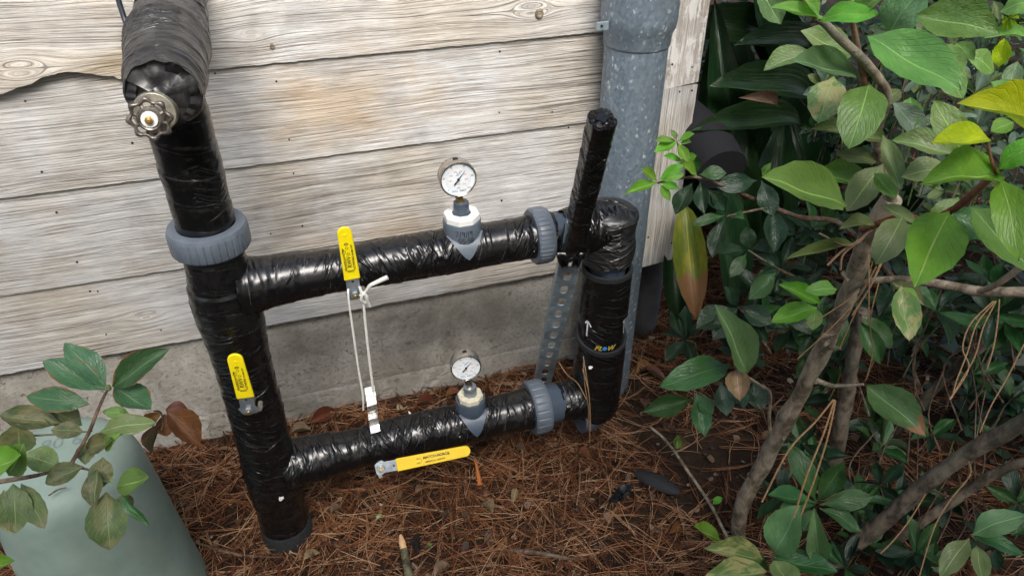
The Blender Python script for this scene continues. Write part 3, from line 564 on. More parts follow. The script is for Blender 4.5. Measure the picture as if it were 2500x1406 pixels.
# left riser, below and above its union
zt = aty(500, 620, YP - .06).z; zt = 0.865
wrapped('wrapped_riser', [(XL, YP, 0.06), (XL, YP, 0.872)], lambda s, T: 0.0585 + 0.006 * g1(s, 0.19, .07) + 0.009 * g1(s, ZU - .09, .09) - 0.004 * (s > .74) * 1, TAPE_MID, seed=1, pitch=.05, wr=.0024, wrz=lambda s, T: .35 + g1(s, ZU - .06, .08) * 1.3 + g1(s, .22, .1) + g1(s, .40, .06))
G().lathe((XL, YP, -0.02), (0, 0, 1), [(0, .0625), (.078, .0625), (.082, .060), (.082, .05)], 48).build('foam_collar', FOAM, pw, True)
wrapped('wrapped_riser', [(XL, YP, 0.925), (XL, YP, 1.235)], lambda s, T: 0.0525 + .003 * g1(s, .12, .03) + .001 * math.sin(s * 40), TAPE_SMOOTH, seed=2, pitch=.062, wr=.0016, wrz=lambda s, T: .4 + 1.6 * g1(s, .14, .03), ragged=.012)
def union(o, ax, rad, hgt, parent, ribs=40, mat=PVC, hole=0.054):
    g = G(); n = ribs * 8; x, y, z = basis(ax); prof = [(-hgt / 2, hole), (-hgt / 2, rad * .93), (-hgt / 2 + .004, rad * .985), (-hgt / 2 + .006, rad), (hgt / 2 - .012, rad), (hgt / 2 - .008, rad * .985), (hgt / 2 - .002, rad * .955), (hgt / 2, rad * .90), (hgt / 2, hole), (hgt / 2 - .02, hole * .98)]
    a = []
    for k, (h, r) in enumerate(prof):
        for i in range(n):
            rr = r - (0.0020 if (i % 8) == 0 and k in (2, 3, 4) else 0) ; t = 2 * math.pi * i / n; a.append(V(o) + z * h + (x * math.cos(t) + y * math.sin(t)) * rr)
    f = []
    for k in range(len(prof) - 1): f += [(k * n + i, k * n + (i + 1) % n, (k + 1) * n + (i + 1) % n, (k + 1) * n + i) for i in range(n)]
    g.add(a, f); return g.build('union_nut', mat, parent, True)
union((XL, YP, 0.908), (0, 0, 1), .0740, .052, pw, 34)
G().lathe((XL, YP, .866), (0, 0, 1), [(0, .057), (.012, .0585), (.018, .057)], 40).build('union_shoulder', FOAM, pw, True)
# fat dusty lagging from the wall out to the stop valve, over the riser
Ys = 1.175
wrapped('wrapped_branch', [(XL + .030, 1.72, 1.305), (XL + .024, 1.55, 1.290), (XL + .014, 1.36, 1.265), (XL + .010, Ys, 1.243)], lambda s, T: .042 + .020 * min(1, s / .34) + .002 * g1(s, .36, .08) - .010 * max(0, (s - T + .12) / .12) + .0015 * math.sin(s * 55), TAPE_OLD, seed=3, pitch=.047, step=.0016, wr=.0050, ragged=.010, nseg=120)
# stop valve with its scalloped wheel
wc = aty(366, 291, 1.125); ax = V((-.10, -1, .12)).normalized(); X_, Y_, Z_ = basis(ax)
sv = G().cyl(wc - ax * .10, wc - ax * .030, .034, .030, 24).cyl(wc - ax * .032, wc - ax * .018, .020, .018, 6).cyl(wc - ax * .03, wc - ax * .004, .009, .009, 12).build('valve_bonnet', BONNET, pw, True, .001)
def ring(o, rad, tube, lob, amp, x, y, z, n=96, m=10):
    g = G(); a = []
    for i in range(n):
        t = 2 * math.pi * i / n; r = rad * (1 + amp * math.cos(lob * t)); c = o + (x * math.cos(t) + y * math.sin(t)) * r; rd = (x * math.cos(t) + y * math.sin(t))
        tb = tube * (1 + .25 * math.cos(lob * t)); a += [c + rd * math.cos(6.283 * k / m) * tb + z * math.sin(6.283 * k / m) * tb for k in range(m)]
    f = [(i * m + k, ((i + 1) % n) * m + k, ((i + 1) % n) * m + (k + 1) % m, i * m + (k + 1) % m) for i in range(n) for k in range(m)]
    return g.add(a, f)
g = ring(wc, .0262, .0034, 8, .085, X_, Y_, Z_)
for k in range(8):
    t = 2 * math.pi * k / 8 + math.pi / 8; rd = X_ * math.cos(t) + Y_ * math.sin(t); g.tube([wc + rd * .016, wc + rd * .022 - Z_ * .002, wc + rd * .0240], .0026, 6)
g.lathe(wc - Z_ * .004, Z_, [(0, .0001), (0, .0175), (.005, .018), (.008, .015), (.006, .012), (.006, .0001)], 40)
hw = g.build('handwheel', CAST, pw, True)
G().lathe(wc + Z_ * .0025, Z_, [(0, .0001), (0, .0118), (.0025, .0112), (.003, .0001)], 32).build('washer', WHITEP, hw, True)
G().cyl(wc + Z_ * .005, wc + Z_ * .010, .0062, .006, 6).cyl(wc + Z_ * .010, wc + Z_ * .0125, .0036, .003, 12).build('nut', BRASS, hw, False, .0006)
g = G(); a = []
for i in range(25):
    for k in range(7): r = k / 6 * .0525; a.append(V((XL + .010, Ys + .002 - .012 * (1 - k / 6) + .012 * noise.noise(V((math.cos(i * .2618) * k * .5, math.sin(i * .2618) * k * .5, 1))), 1.243)) + V((math.cos(i * .2618) * r, 0, math.sin(i * .2618) * r)))
g.add(a, [(i * 7 + k, (i + 1) * 7 + k, (i + 1) * 7 + k + 1, i * 7 + k + 1) for i in range(24) for k in range(6)]); g.build('crumpled_end', TAPE_OLD, pw, True)
for (a0, a1, ln) in ((5.2, 6.5, .030), (2.6, 3.3, .020)):      # torn flaps of tape round the valve
    g = G(); nn = 16; rows = []
    for i in range(nn):
        a = a0 + (a1 - a0) * i / (nn - 1); rd = V((math.cos(a), 0, math.sin(a)))
        for k in range(9): q = k / 8; rows.append(V((XL + .010, Ys + .008 - ln * q * (.6 + .5 * noise.noise(V((a * 4, 1, 0)))), 1.243)) + rd * (.054 + .004 * noise.noise(V((a * 1.5, q * 2.0, 2))) - .018 * q * q))
    g.add(rows, [(i * 9 + k, i * 9 + k + 1, (i + 1) * 9 + k + 1, (i + 1) * 9 + k) for i in range(nn - 1) for k in range(8)]); g.build('tape_flap', TAPE_OLD, pw, True)
# upper horizontal run
XU = 0.575
wrapped('wrapped_upper_pipe', [(XL + .03, YP, ZU), (XU - .035, YP, ZU)], lambda s, T: .0475 + .016 * math.exp(-s / .045) + .0016 * math.sin(s * 18 + 1) + .0015 * (s > .42), TAPE, seed=4, pitch=.055, wr=.0030, wrz=lambda s, T: .45 + 1.2 * math.exp(-s / .09) + .8 * g1(s, .30, .06) + .9 * g1(s, .46, .05), ragged=.004)
uxc = aty(1325, 578, YP - .02).x
union((uxc, YP, ZU), (1, 0, 0), .064, .040, pw, 36, hole=.046)
G().lathe((uxc + .005, YP, ZU), (1, 0, 0), [(0, .046), (.035, .046), (.05, .043), (.075, .040), (.075, .02)], 40).build('union_tailpiece', PVCD, pw, True)
# upper elbow, dusty rounded top
wrapped('wrapped_elbow', [(uxc + .055, YP, ZU), (XR, YP, ZU)], lambda s, T: .047 + .011 * min(1, s / .04), TAPE, seed=5, pitch=.06, wr=.003, wrz=lambda s, T: 1.2, ragged=.012)
wrapped('elbow_cap', [(XR - .006, YP, .693), (XR - .004, YP, .838)], lambda s, T: (.0635 + .002 * math.sin(s * 60)) * (1 - .9 * max(0, (s - T + .030) / .030) ** 2.2), TAPE_OLD, seed=15, pitch=.07, wr=.0026, wrz=lambda s, T: .9, ragged=.012, caps=False)
def sleeve(name, z0, z1, r, mat, dip0=0.0, dip1=0.0, thick=.008, x=XR, wr=0.0008, seed=0):
    """upright foam or tape sleeve whose cut rims slope down to the front"""
    n, m = 64, max(3, int((z1 - z0) / .006)); a, uv = [], []
    for i in range(m + 1):
        for k in range(n + 1):
            t = 2 * math.pi * k / n; q = i / m; fr = (0.5 - 0.5 * math.sin(t)); zz = z0 - dip0 * fr; zz1 = z1 - dip1 * fr; z = zz + (zz1 - zz) * q
            rr = r + wr * noise.noise(V((math.cos(t) * 2, math.sin(t) * 2, z * 30 + seed))) * 2; a.append((x + math.cos(t) * rr, YP + math.sin(t) * rr, z)); uv.append((z, t * .055))
    f = [(i * (n + 1) + k, i * (n + 1) + k + 1, (i + 1) * (n + 1) + k + 1, (i + 1) * (n + 1) + k) for i in range(m) for k in range(n)]
    o = mesh(name, a, f, mat, pw, True, uv)
    # foam rim
    g = G(); b = []
    for dr, dz in ((0.0006, -.010), (0.0007, .001), (-thick * .5, .003), (-thick, 0.0), (-thick, -.03)):
        for k in range(n): t = 2 * math.pi * k / n; fr = (0.5 - 0.5 * math.sin(t)); b.append(V((x + math.cos(t) * (r + dr), YP + math.sin(t) * (r + dr), z1 - dip1 * fr + dz)))
    g.add(b, [(j * n + k, j * n + (k + 1) % n, (j + 1) * n + (k + 1) % n, (j + 1) * n + k) for j in range(4) for k in range(n)]); g.build('foam_rim', FOAM, o, True)
    return o
sleeve('foam_sleeve', .535, .665, .0605, TAPE_SMOOTH, .0, .0, seed=3)
G().cyl((XR, YP, .60), (XR, YP, .72), .044, .044, 40).build('bare_pipe', PVCD, pw, True)
sleeve('printed_sleeve', .36, .55, .0560, TAPE_SMOOTH, seed=1); sl2 = sleeve('foam_sleeve', .225, .478, .0645, TAPE_SMOOTH, 0, .032, thick=.0085, seed=7)
G().tube([(XR, YP, .23), (XR, YP, .21), (XR - .02, YP, .19), (XR - .045, YP, .19)], .05, 24).build('lower_elbow', PVCD, pw, True)
# marks on the printed sleeve
def cylmap(x0, z0, r, a0, xc=XR, yc=YP): return lambda u, v: V((xc + math.sin(a0 + u / r) * r, yc - math.cos(a0 + u / r) * r, z0 + v))
ca = math.atan2(-XR, YP) * 1.0                                   # towards the eye
rr = .0572
zf = .458
for s_, u_ in (('F', -.0165), ('L', -.0065)): text(s_, .019, cylmap(0, zf, rr, ca + .12 + u_ / rr), 'lettering', YLINE, pw, shear=.35, outline=.0006)
text('W', .019, cylmap(0, zf, rr, ca + .12 + .0205 / rr), 'lettering', YLINE, pw, shear=.3, outline=.0006)
mp = cylmap(0, zf + .0005, rr, ca + .12 + .0055 / rr); cir = [mp(.0058 * math.cos(6.283 * k / 24), .0058 * math.sin(6.283 * k / 24)) for k in range(24)]; G().add(cir, [tuple(range(24))]).build('blue_roundel', BLUEP, pw)
strokes([[(-.003, -.002), (-.0015, .0012), (-.0008, -.0015)], [(-.0004, -.002), (.0006, .0016), (.0012, -.0012)], [(.0016, -.0015), (.0028, .002), (.003, -.001)]], .0007, cylmap(0, zf + .0005, rr + .0004, ca + .12 + .0055 / rr), 'roundel_waves', INK, pw)
text('IN LINE', .006, cylmap(0, zf - .0145, rr, ca + .12), 'lettering', WHITEI, pw)
arrow = [[(0, -.022), (0, .022)], [(-.007, .014), (0, .023), (.010, .011)]]
strokes(arrow, .0045, cylmap(0, .508, rr, ca - .66), 'painted_arrow', WHITEI, pw); strokes(arrow, .0028, cylmap(0, .508, rr, ca + 1.22), 'painted_arrow', WHITEI, pw)
# lower horizontal run
lxc = aty(1318, 985, YP - .02).x
wrapped('wrapped_lower_pipe', [(XL + .03, YP, ZL), (lxc - .018, YP, ZL + .0)], lambda s, T: .053 + .012 * math.exp(-s / .05) + .0015 * math.sin(s * 22) - .004 * (s > .12) * (s < .2), TAPE, seed=6, pitch=.05, wr=.0030, wrz=lambda s, T: .45 + 1.0 * math.exp(-s / .08) + 1.0 * g1(s, .26, .06) + 1.0 * g1(s, .47, .06), ragged=.003)
union((lxc, YP, ZL), (1, 0, 0), .0725, .046, pw, 22, hole=.05)
G().lathe((lxc + .01, YP, ZL), (1, 0, 0), [(0, .052), (.045, .052), (.05, .049), (.09, .047)], 40).build('union_tailpiece', PVCD, pw, True)
wrapped('wrapped_elbow', [(lxc + .052, YP, ZL), (XR - .05, YP, ZL - .005), (XR - .015, YP, ZL - .01)], lambda s, T: .0485 + .006 * min(1, s / .06), TAPE, seed=8, pitch=.05, wr=.002, ragged=.008)
wrapped('wrapped_elbow', [(XR, YP, .196), (XR, YP, .32)], lambda s, T: .0615 - .006 * max(0, (.03 - s) / .03), TAPE_SMOOTH, seed=9, pitch=.05, wr=.0014, ragged=.012, caps=True)
# gauge tees
def gauge(cx, zc, r, tilt, boss_r, bx, bz0, bz1, cap, note):
    n = 40; g = G(); a = []
    for zz, rf in ((0, 1.0), (.5, 1.0), (.94, 1.0), (1.0, .97), (1.0, .86)): a += [V((bx + math.cos(6.283 * k / n) * boss_r * rf, YP + math.sin(6.283 * k / n) * boss_r * rf, bz0 + (bz1 - bz0) * zz)) for k in range(n)]
    g.add(a, [(j * n + k, j * n + (k + 1) % n, (j + 1) * n + (k + 1) % n, (j + 1) * n + k) for j in range(4) for k in range(n)])
    # the pointed saddle of bare pvc running down the front of the pipe
    pr = .0525 if cap is WHITEP else .0575; zc0 = ZU if cap is WHITEP else ZL; rows = []
    for i in range(13):
        q = i / 12; th = math.radians(70 - 68 * q); wdt = boss_r * (1 - q) ** .75
        for k in range(9): u = k / 4 - 1; rows.append(V((bx + u * wdt, YP - math.cos(th) * pr, zc0 + math.sin(th) * pr)))
    g.add(rows, [(i * 9 + k, i * 9 + k + 1, (i + 1) * 9 + k + 1, (i + 1) * 9 + k) for i in range(12) for k in range(8)])
    t = g.build('gauge_tee', PVC if cap is WHITEP else PVCD, pw, True)
    cr = boss_r * (.96 if cap is WHITEP else .86); g = G(); a = []; m = 8
    for zz, rf in ((0, 1.0), (.012, 1.0), (.015, .95), (.0155, .55), (.010, .50), (.010, .0001)): a += [V((bx + math.cos(6.283 * (k + .5) / m) * cr * rf, YP + math.sin(6.283 * (k + .5) / m) * cr * rf, bz1 - .001 + zz)) for k in range(m)]
    g.add(a, [(j * m + k, j * m + (k + 1) % m, (j + 1) * m + (k + 1) % m, (j + 1) * m + k) for j in range(5) for k in range(m)]); g.build('bushing', cap, t, False, .0012)
    top = V((cx, YP - .014, zc)); st = V((bx, YP, bz1 + .008))
    G().lathe(st, (0, 0, 1), [(0, .020), (.004, .020), (.006, .0165), (.030, .0160), (.031, .014), (.031, .006)], 24).build('stem_fitting', PVCD if cap is WHITEP else STEEL, t, True)
    gs = G().cyl(st + V((0, 0, .026)), V((cx, YP + .0, zc - r + .004)), .0085, .0085, 6).build('gauge_stem', BRASS if cap is WHITEP else CHROME, t, False, .001)
    ax_ = V(tilt).normalized(); x = V((0, 0, 1)).cross(ax_).normalized() ; x = ax_.cross(V((0, 0, 1))) * -1; x.normalize(); y = ax_.cross(x); 
    if y.z < 0: y = -y; 
    if x.x < 0: x = -x
    c = V((cx, YP, zc)) + ax_ * .014
    gc = G().lathe(c - ax_ * .030, ax_, [(0, .0001), (0, r * .92), (.003, r * .96), (.022, r * .96), (.022, r), (.031, r * 1.0), (.034, r * .96), (.034, r * .90), (.030, r * .88)], 56).build('gauge', CHROME, pw, True)
    fc = c + ax_ * .0005
    G().add([fc + (x * math.cos(6.283 * k / 48) + y * math.sin(6.283 * k / 48)) * r * .885 for k in range(48)], [tuple(range(48))]).build('dial', DIAL, gc)
    mpf = lambda e: (lambda u, v: fc + ax_ * e + x * u + y * v)
    rd = r * .88; tk = []; 
    for k in range(51): a_ = math.radians(225 - 270 * k / 50); l0 = .73 if k % 5 else .69; tk.append([(math.cos(a_) * rd * l0, math.sin(a_) * rd * l0), (math.cos(a_) * rd * .77, math.sin(a_) * rd * .77)])
    strokes(tk, .0003, mpf(.0003), 'scale_marks', INK, gc)
    tk = []
    for k in range(36): a_ = math.radians(225 - 270 * k / 35); tk.append([(math.cos(a_) * rd * .64, math.sin(a_) * rd * .64), (math.cos(a_) * rd * .67, math.sin(a_) * rd * .67)])
    strokes(tk, .0004, mpf(.0003), 'red_scale_marks', INKR, gc)
    for k in range(6): a_ = math.radians(225 - 54 * k); text(str(20 * k), r * .14, (lambda A: (lambda u, v: mpf(.0003)(u + math.cos(A) * rd * .88, v + math.sin(A) * rd * .88)))(a_), 'numeral', INK if k else INKB, gc)
    for k in range(1, 8): a_ = math.radians(225 - 270 * k / 7.0 * 1.0); text(str(100 * k), r * .125, (lambda A: (lambda u, v: mpf(.0003)(u + math.cos(A) * rd * .50, v + math.sin(A) * rd * .50)))(a_), 'numeral', INKR, gc)
    text('SF', r * .24, lambda u, v: mpf(.0003)(u - r * .02, v + r * .27), 'emblem', INKB, gc, off=.0001, shear=.4)
    text('kPa', r * .14, lambda u, v: mpf(.0003)(u, v - r * .28), 'lettering', INKR, gc); text('psi', r * .14, lambda u, v: mpf(.0003)(u, v - r * .48), 'lettering', INK, gc)
    text('SEAL', r * .17, lambda u, v: mpf(.0003)(u - r * .22, v - r * .67), 'lettering', INKB, gc, off=.00008, shear=.2); text('FAST', r * .17, lambda u, v: mpf(.0003)(u + r * .22, v - r * .67), 'lettering', INK, gc, off=.00008, shear=.2)
    na = math.radians(51); dv = V((math.cos(na), math.sin(na))); pv = V((-dv.y, dv.x)); mm = mpf(.0022)
    pts = [dv * rd * .72, dv * rd * .05 + pv * .0011, -dv * rd * .05 + pv * .0010, -dv * rd * .40 + pv * .0017, -dv * rd * .40 - pv * .0017, -dv * rd * .05 - pv * .0010, dv * rd * .05 - pv * .0011]
    G().prism([mm(p.x, p.y) for p in pts], ax_, .0006).cyl(fc + ax_ * .001, fc + ax_ * .0042, .0028, .0026, 16).build('needle', INK, gc)
    G().lathe(fc + ax_ * .0052, ax_, [(0, .0001), (.0001, r * .88), (.0012, r * .885)], 48).build('glass', GLASS, gc, True)
    tp = c - ax_ * .018 + V((0, 0, r * .965)); G().cyl(tp - V((0, 0, .003)), tp + V((0, 0, .0009)), .0055, .0055, 14).build('fill_plug', DARK, gc)
bt = aty(1127, 528, YP - .0); gauge(aty(1124, 447, YP - .03).x, aty(1124, 447, YP - .03).z, .0385, (-.03, -1, .05), .0405, bt.x, .800, bt.z - .004, WHITEP, 0)
bt2 = aty(1148, 965, YP); gauge(aty(1144, 908, YP - .03).x, aty(1144, 908, YP - .03).z, .0375, (-.14, -1, .08), .0375, bt2.x, .27, bt2.z - .008, CREAM, 1)
# marker writing on the tees
def mk(lines, s, bx, bz, r, a0, name='marker_writing'): strokes([[(p[0] * s, p[1] * s) for p in l] for l in lines], .0014, cylmap(0, bz, r, a0, bx), name, INKM, pw)
d7 = [[(0, 8), (5, 8), (2, 0)]]
def sh(ls, dx, dy=0): return [[(x + dx, y + dy) for x, y in l] for l in ls]
d9 = [[(4, 7), (1, 8), (0.5, 5), (3.5, 5), (4, 7.5), (3.5, 0)]]; d1 = [[(0, 8), (0, 0)]]; sl1 = [[(2, 9), (0, -1)]]
d5 = [[(4, 8), (0.5, 8), (0.5, 5), (3.5, 4), (3.5, 1), (0, 0)]]; d8 = [[(2, 4), (.4, 6), (2, 8), (3.6, 6), (2, 4), (0, 2), (2, 0), (4, 2), (2, 4)]]; ds_ = [[(0, 4), (3, 4.5)]]; d0 = [[(2, 8), (0, 4), (2, 0), (4, 4), (2, 8)]]
cau = math.atan2(-bt.x, YP)
mk(sh(d7, -14, 8) + sh(sl1, -7, 8) + sh(d9, -3.5, 8) + sh(sl1, 2.5, 8) + sh(d1, 6.5, 8) + sh(d9, 8.5, 8) + sh(d5, -9, -4) + sh(d5, -3.5, -4) + sh(ds_, 1.5, -4) + sh(d5, 5.5, -4) + sh(d8, 10.5, -4), .0014, bt.x, .824, .0413, cau + .10)
cau = math.atan2(-bt2.x, YP); mk(sh(d7, -6, 0) + sh(d0, 1, 0), .0015, bt2.x, .305, .0382, cau + .15)
YEL2 = simple('golden_vinyl', (0.74, 0.50, 0.012), 0.38, 0, 40, 0.06)
# ball valve levers
def lever(piv, tip, nrm, wd, prints, sleeve_from=.30, th=.005, gm=None):
    piv, tip = V(piv), V(tip); d = (tip - piv); ln = d.length; d.normalize(); n = V(nrm); n = (n - d * n.dot(d)).normalized(); s = d.cross(n)
    def mp_(u, v, e=0): return piv + d * u + s * v + n * e
    g = G(); pl = [(-.014, -wd * .32), (-.010, -wd * .42), (.004, -wd * .60), (.010, -wd * .45), (ln * sleeve_from + .01, -wd * .42), (ln * sleeve_from + .01, wd * .42), (.008, wd * .42), (-.006, wd * .62), (-.012, wd * .40)]
    g.prism([mp_(u, v, 0) for u, v in pl], n, .0028); lv = g.build('lever', STEEL, pw, False, .0007)
    out = []; u0 = ln * sleeve_from; hw0, hw1 = wd * .5, wd * .44
    for (u, v) in [(u0, -hw0), (u0 + .003, -hw0 * 1.02), (ln - hw1, -hw1)] + [(ln - hw1 + hw1 * math.cos(a), hw1 * math.sin(a)) for a in np.linspace(-math.pi / 2 + .15, math.pi / 2 - .15, 11)] + [(ln - hw1, hw1), (u0 + .003, hw0 * 1.02), (u0, hw0)]: out.append(mp_(u, v, -.0012))
    G().prism(out, n, th + .001).build('grip', gm or YEL, lv, True, .0016)
    G().cyl(mp_(ln - wd * .55, 0, th - .0002), mp_(ln - wd * .55, 0, th + .0004), .0035, .003, 14).build('grip_dimple', gm or YEL, lv, True)
    G().cyl(mp_(0, 0, .0028), mp_(0, 0, .010), .0098, .0092, 6).build('nut', STEEL, lv, False, .0009)
    G().cyl(mp_(0, 0, .010), mp_(0, 0, .0135), .0052, .0045, 14).build('spindle', BRASS, lv, True, .0004)
    G().cyl(mp_(0, 0, -.036), mp_(0, 0, -.0005), .012, .011, 20).cyl(mp_(-.004, wd * .62, -.02), mp_(-.004, wd * .62, .002), .005, .005, 6).build('valve_neck', BONNET, lv, True)
    G().cyl(mp_(ln * sleeve_from - .006, 0, .0026), mp_(ln * sleeve_from - .006, 0, .0032), .0026, .0026, 12).build('hole', DARK, lv)
    for p in prints: p(lv, lambda u, v, e=th + .0006: mp_(u, v, e), ln, wd)
    return lv
def p_rwv(lv, mp_, ln, wd):
    u0 = ln * .30
    T = lambda s, sz, u, v, off=0.0: text(s, sz, (lambda uu, vv: mp_(u + uu, -(v + vv))), 'lettering', INK, lv, off=off, ax='LEFT')
    T('RWV', .0115, u0 + .0205, .0, .0002); T('RED-WHITE VALVE CORP', .0046, u0 + .014, .0085, .00015); T('FULL PORT BALL VALVE', .0042, u0 + .014, -.0085, .00012); T('600 CWP', .0042, u0 + .055, -.0085, .00012); T('FIG. 5044', .005, u0 + .008, .0, .0001) if False else None
    strokes([[(0, .0062), (.024, .0062)], [(0, -.0062), (.024, -.0062)]], .0007, lambda a, b: mp_(u0 + .020 + a, b), 'print_rule', INK, lv)
    strokes([[(u0 + .013, -.007 + .0), (u0 + .013, .007)], [(u0 + .0105, -.006), (u0 + .0105, .006)]], .0012, lambda a, b: mp_(a, b), 'print_rule', INK, lv)
    for (uc, vc, r) in ((.058, .0075, .0036), (.052, .0, .0034), (.066, .001, .0026)):
        k_ = 20 if uc != .052 else 4; strokes([[(r * math.cos(6.283 * i / k_), r * math.sin(6.283 * i / k_)) for i in ((0, 1, 2, 3, 4) if k_ == 4 else range(21))]] if k_ != 4 else [[(r, 0), (0, r)], [(0, r), (-r, 0)], [(-r, 0), (0, -r)], [(0, -r), (r, 0)]], .0007, (lambda U, C: (lambda a, b: mp_(u0 + U + a, -C - b)))(uc, vc), 'print_mark', INK, lv)
    r = .0038; mpd = lambda a, b: mp_(u0 + .075 + a, -.001 + b); strokes([[(r * .7, 0), (0, r)], [(0, r), (-r * .7, 0)], [(-r * .7, 0), (0, -r)], [(0, -r), (r * .7, 0)]], .0014, mpd, 'print_mark', INK, lv)
y1 = YP - .072
lever(aty(866, 717, y1), aty(838, 553, y1 - .004), (0, -1, .12), .031, [p_rwv], .24)
y2 = YP - .088
lever(aty(608, 998, y2), aty(571, 862, y2 - .004), (-.1, -1, .25), .034, [p_rwv], .23)
def p_matco(lv, mp_, ln, wd):
    u0 = ln * .30; T = lambda s, sz, u, v, off=0.0: text(s, sz, (lambda uu, vv: mp_(u + uu, -(v + vv))), 'lettering', INK, lv, off=off, ax='LEFT')
    T('MATCO-NORCA', .0085, u0 + .036, .0045, .0003); T('600WOG-150SWP', .0060, u0 + .040, -.0060, .00015); T('ON', .005, u0 + .020, .005, .0001); T('OFF', .005, u0 + .019, -.0055, .0001); strokes([[(0, .006), (.002, 0), (0, -.006)]], .0007, lambda a, b: mp_(u0 + .0295 + a, -b), 'print_mark', INK, lv); T('2', .007, u0 + .096, .003, .0001)
lever(aty(930, 1142, YP - .10), aty(1148, 1098, YP - .115), (-.12, -.80, .60), .0300, [p_matco], .17, gm=YEL2)
# tape scraps stuck on the risers
for (px, py, y, r, n_, s) in ((685, 1215, YP - .068, .5, 9, .009), (1440, 895, YP - .066, .2, 5, .006), (1000, 1005, YP - .045, .8, 5, .005), (1122, 1065, YP - .06, .4, 4, .005)):
    p = aty(px, py, y); a = [p + V((math.cos(t + r) * s * random.uniform(.3, 1.2), -.004 * random.random(), math.sin(t + r) * s * random.uniform(.5, 1.3))) for t in [6.283 * i / n_ for i in range(n_)]]
    G().add(a, [tuple(range(n_))]).build('torn_backing', WHITEP, pw)
# ================================================================== SLOTTED STRUT leaning out from the wall
A = aty(1325, 935, 1.575); B = aty(1402, 600, 1.262); dS = (B - A).normalized(); base = A - dS * (A.z / dS.z); top = aty(1484, 300, 1.10); Ltot = (top - base).dot(dS)
st = empty('slotted_strut', base, 'galvanised slotted strut leaning past the upper pipe, its top end wrapped in tape', 'strut')
fx = V((1, -.28, 0)); fx = (fx - dS * fx.dot(dS)).normalized(); fn = fx.cross(dS).normalized()
if fn.y > 0: fn = -fn
def sp_(u, v, e=0): return base + dS * u + fx * v + fn * e
Wd, pit, LB = .048, .060, (B - base).length + .03; g = G()
k = 0
while k * pit < LB:
    u0, u1, c = k * pit, (k + 1) * pit, (k + .5) * pit; n = 24; inn, outr = [], []
    for i in range(n):
        a = 2 * math.pi * i / n; ca_, sa = math.cos(a), math.sin(a); r = .0095; ul, vl = (.0085 if ca_ > 0 else -.0085) + r * ca_, r * sa; inn.append(sp_(c + ul, vl))
        tt = min(pit / 2 / max(abs(ca_), 1e-6), Wd / 2 / max(abs(sa), 1e-6)); outr.append(sp_(c + ca_ * tt, sa * tt))
    g.add(outr + inn, [(i, (i + 1) % n, n + (i + 1) % n, n + i) for i in range(n)]); k += 1
Lk = k * pit
for sg in (-1, 1):
    g.add([sp_(0, sg * Wd / 2), sp_(Lk, sg * Wd / 2), sp_(Lk, sg * Wd / 2, -.0206), sp_(0, sg * Wd / 2, -.0206)], [(0, 1, 2, 3)]); g.add([sp_(0, sg * Wd / 2, -.0206), sp_(Lk, sg * Wd / 2, -.0206), sp_(Lk, sg * (Wd / 2 - .009), -.0206), sp_(0, sg * (Wd / 2 - .009), -.0206)], [(0, 1, 2, 3)])
o = g.build('channel', STRUT, st); sm = o.modifiers.new('solid', 'SOLIDIFY'); sm.thickness = .0026; sm.offset = 0
wrapped('tape_wrap', [sp_(LB - .055, 0, -.010), sp_(LB + .05, 0, -.010), sp_(Ltot, 0, -.008)], lambda s, T: .0225 + .010 * math.exp(-s / .03), TAPE, parent=st, seed=11, pitch=.06, wr=.0018, ragged=.007, sq=.16, nseg=64, caps=True)
# skirt of loose tape where it crosses the pipe
for (dx, w0, lng, tw) in ((-.026, .03, .05, .5), (.010, .028, .045, -.3)):
    g = G(); a = []
    for i in range(8):
        q = i / 7
        for k in range(6): u = k / 5 - .5; a.append(sp_(LB - .035 - lng * q, dx + u * w0 * (1 - .55 * q) + tw * .02 * q, .014 + .012 * math.sin(q * 2.5) * (1 + .5 * math.sin(k * 2))))
    g.add(a, [(i * 6 + k, i * 6 + k + 1, (i + 1) * 6 + k + 1, (i + 1) * 6 + k) for i in range(7) for k in range(5)]); o = g.build('loose_tape', TAPE_SMOOTH, st, True); sm = o.modifiers.new('solid', 'SOLIDIFY'); sm.thickness = .0006
G().cyl(sp_(Ltot - .004, 0, -.009), sp_(Ltot + .002, 0, -.009), .014, .012, 4).build('torn_end', TAPE, st)
# ================================================================== GALVANISED DUCT, downspout, foam end
dx0 = .857; DR = .0775; dy0 = 1.73 - .017 - DR
gd = empty('galvanised_pipe', (dx0, dy0, 0), 'tall galvanised round steel pipe with a crimped collar beside the corner board', 'metal pipe')
G().lathe((dx0, dy0, -.02), (0, 0, 1), [(0, DR), (.4, DR), (.8, DR), (1.11, DR)], 72).build('pipe', GALV, gd, True)
G().lathe((dx0, dy0, 1.090), (0, 0, 1), [(0, DR + .0006), (.002, DR + .003), (.004, DR + .0035), (.03, DR + .004), (.045, DR + .012), (.07, DR + .014), (1.1, DR + .014)], 72).build('upper_pipe', GALV, gd, True)
G().box((dx0 - DR - .018, dy0 - .02, 1.145), (1, 0, 0), (0, 1, 0), (0, 0, 1), .045, .003, .02).build('bracket_tab', STRUT, gd, False, .001)
G().cyl((dx0 - DR - .028, dy0 - .0215, 1.146), (dx0 - DR - .028, dy0 - .0245, 1.146), .003, .003, 10).build('screw', DARK, gd)
pb = atz(1580, 806, .02)
tag(G().lathe((pb.x, pb.y + .03, -.02), (0, 0, 1), [(0, .044), (.06, .044), (.062, .046), (.9, .046)], 32).build('grey_standpipe', GREYP, None, True, loc=(0, 0, 0)), 'dull grey upright pipe standing behind the foot of the corner board', 'pipe')
p = atd(1712, 330, 2.12); q = atd(1765, 408, 2.02)
e_ = empty('foam_lagged_pipe', p, 'dark grey foam lagged pipe end poking out beside the corner board', 'pipe')
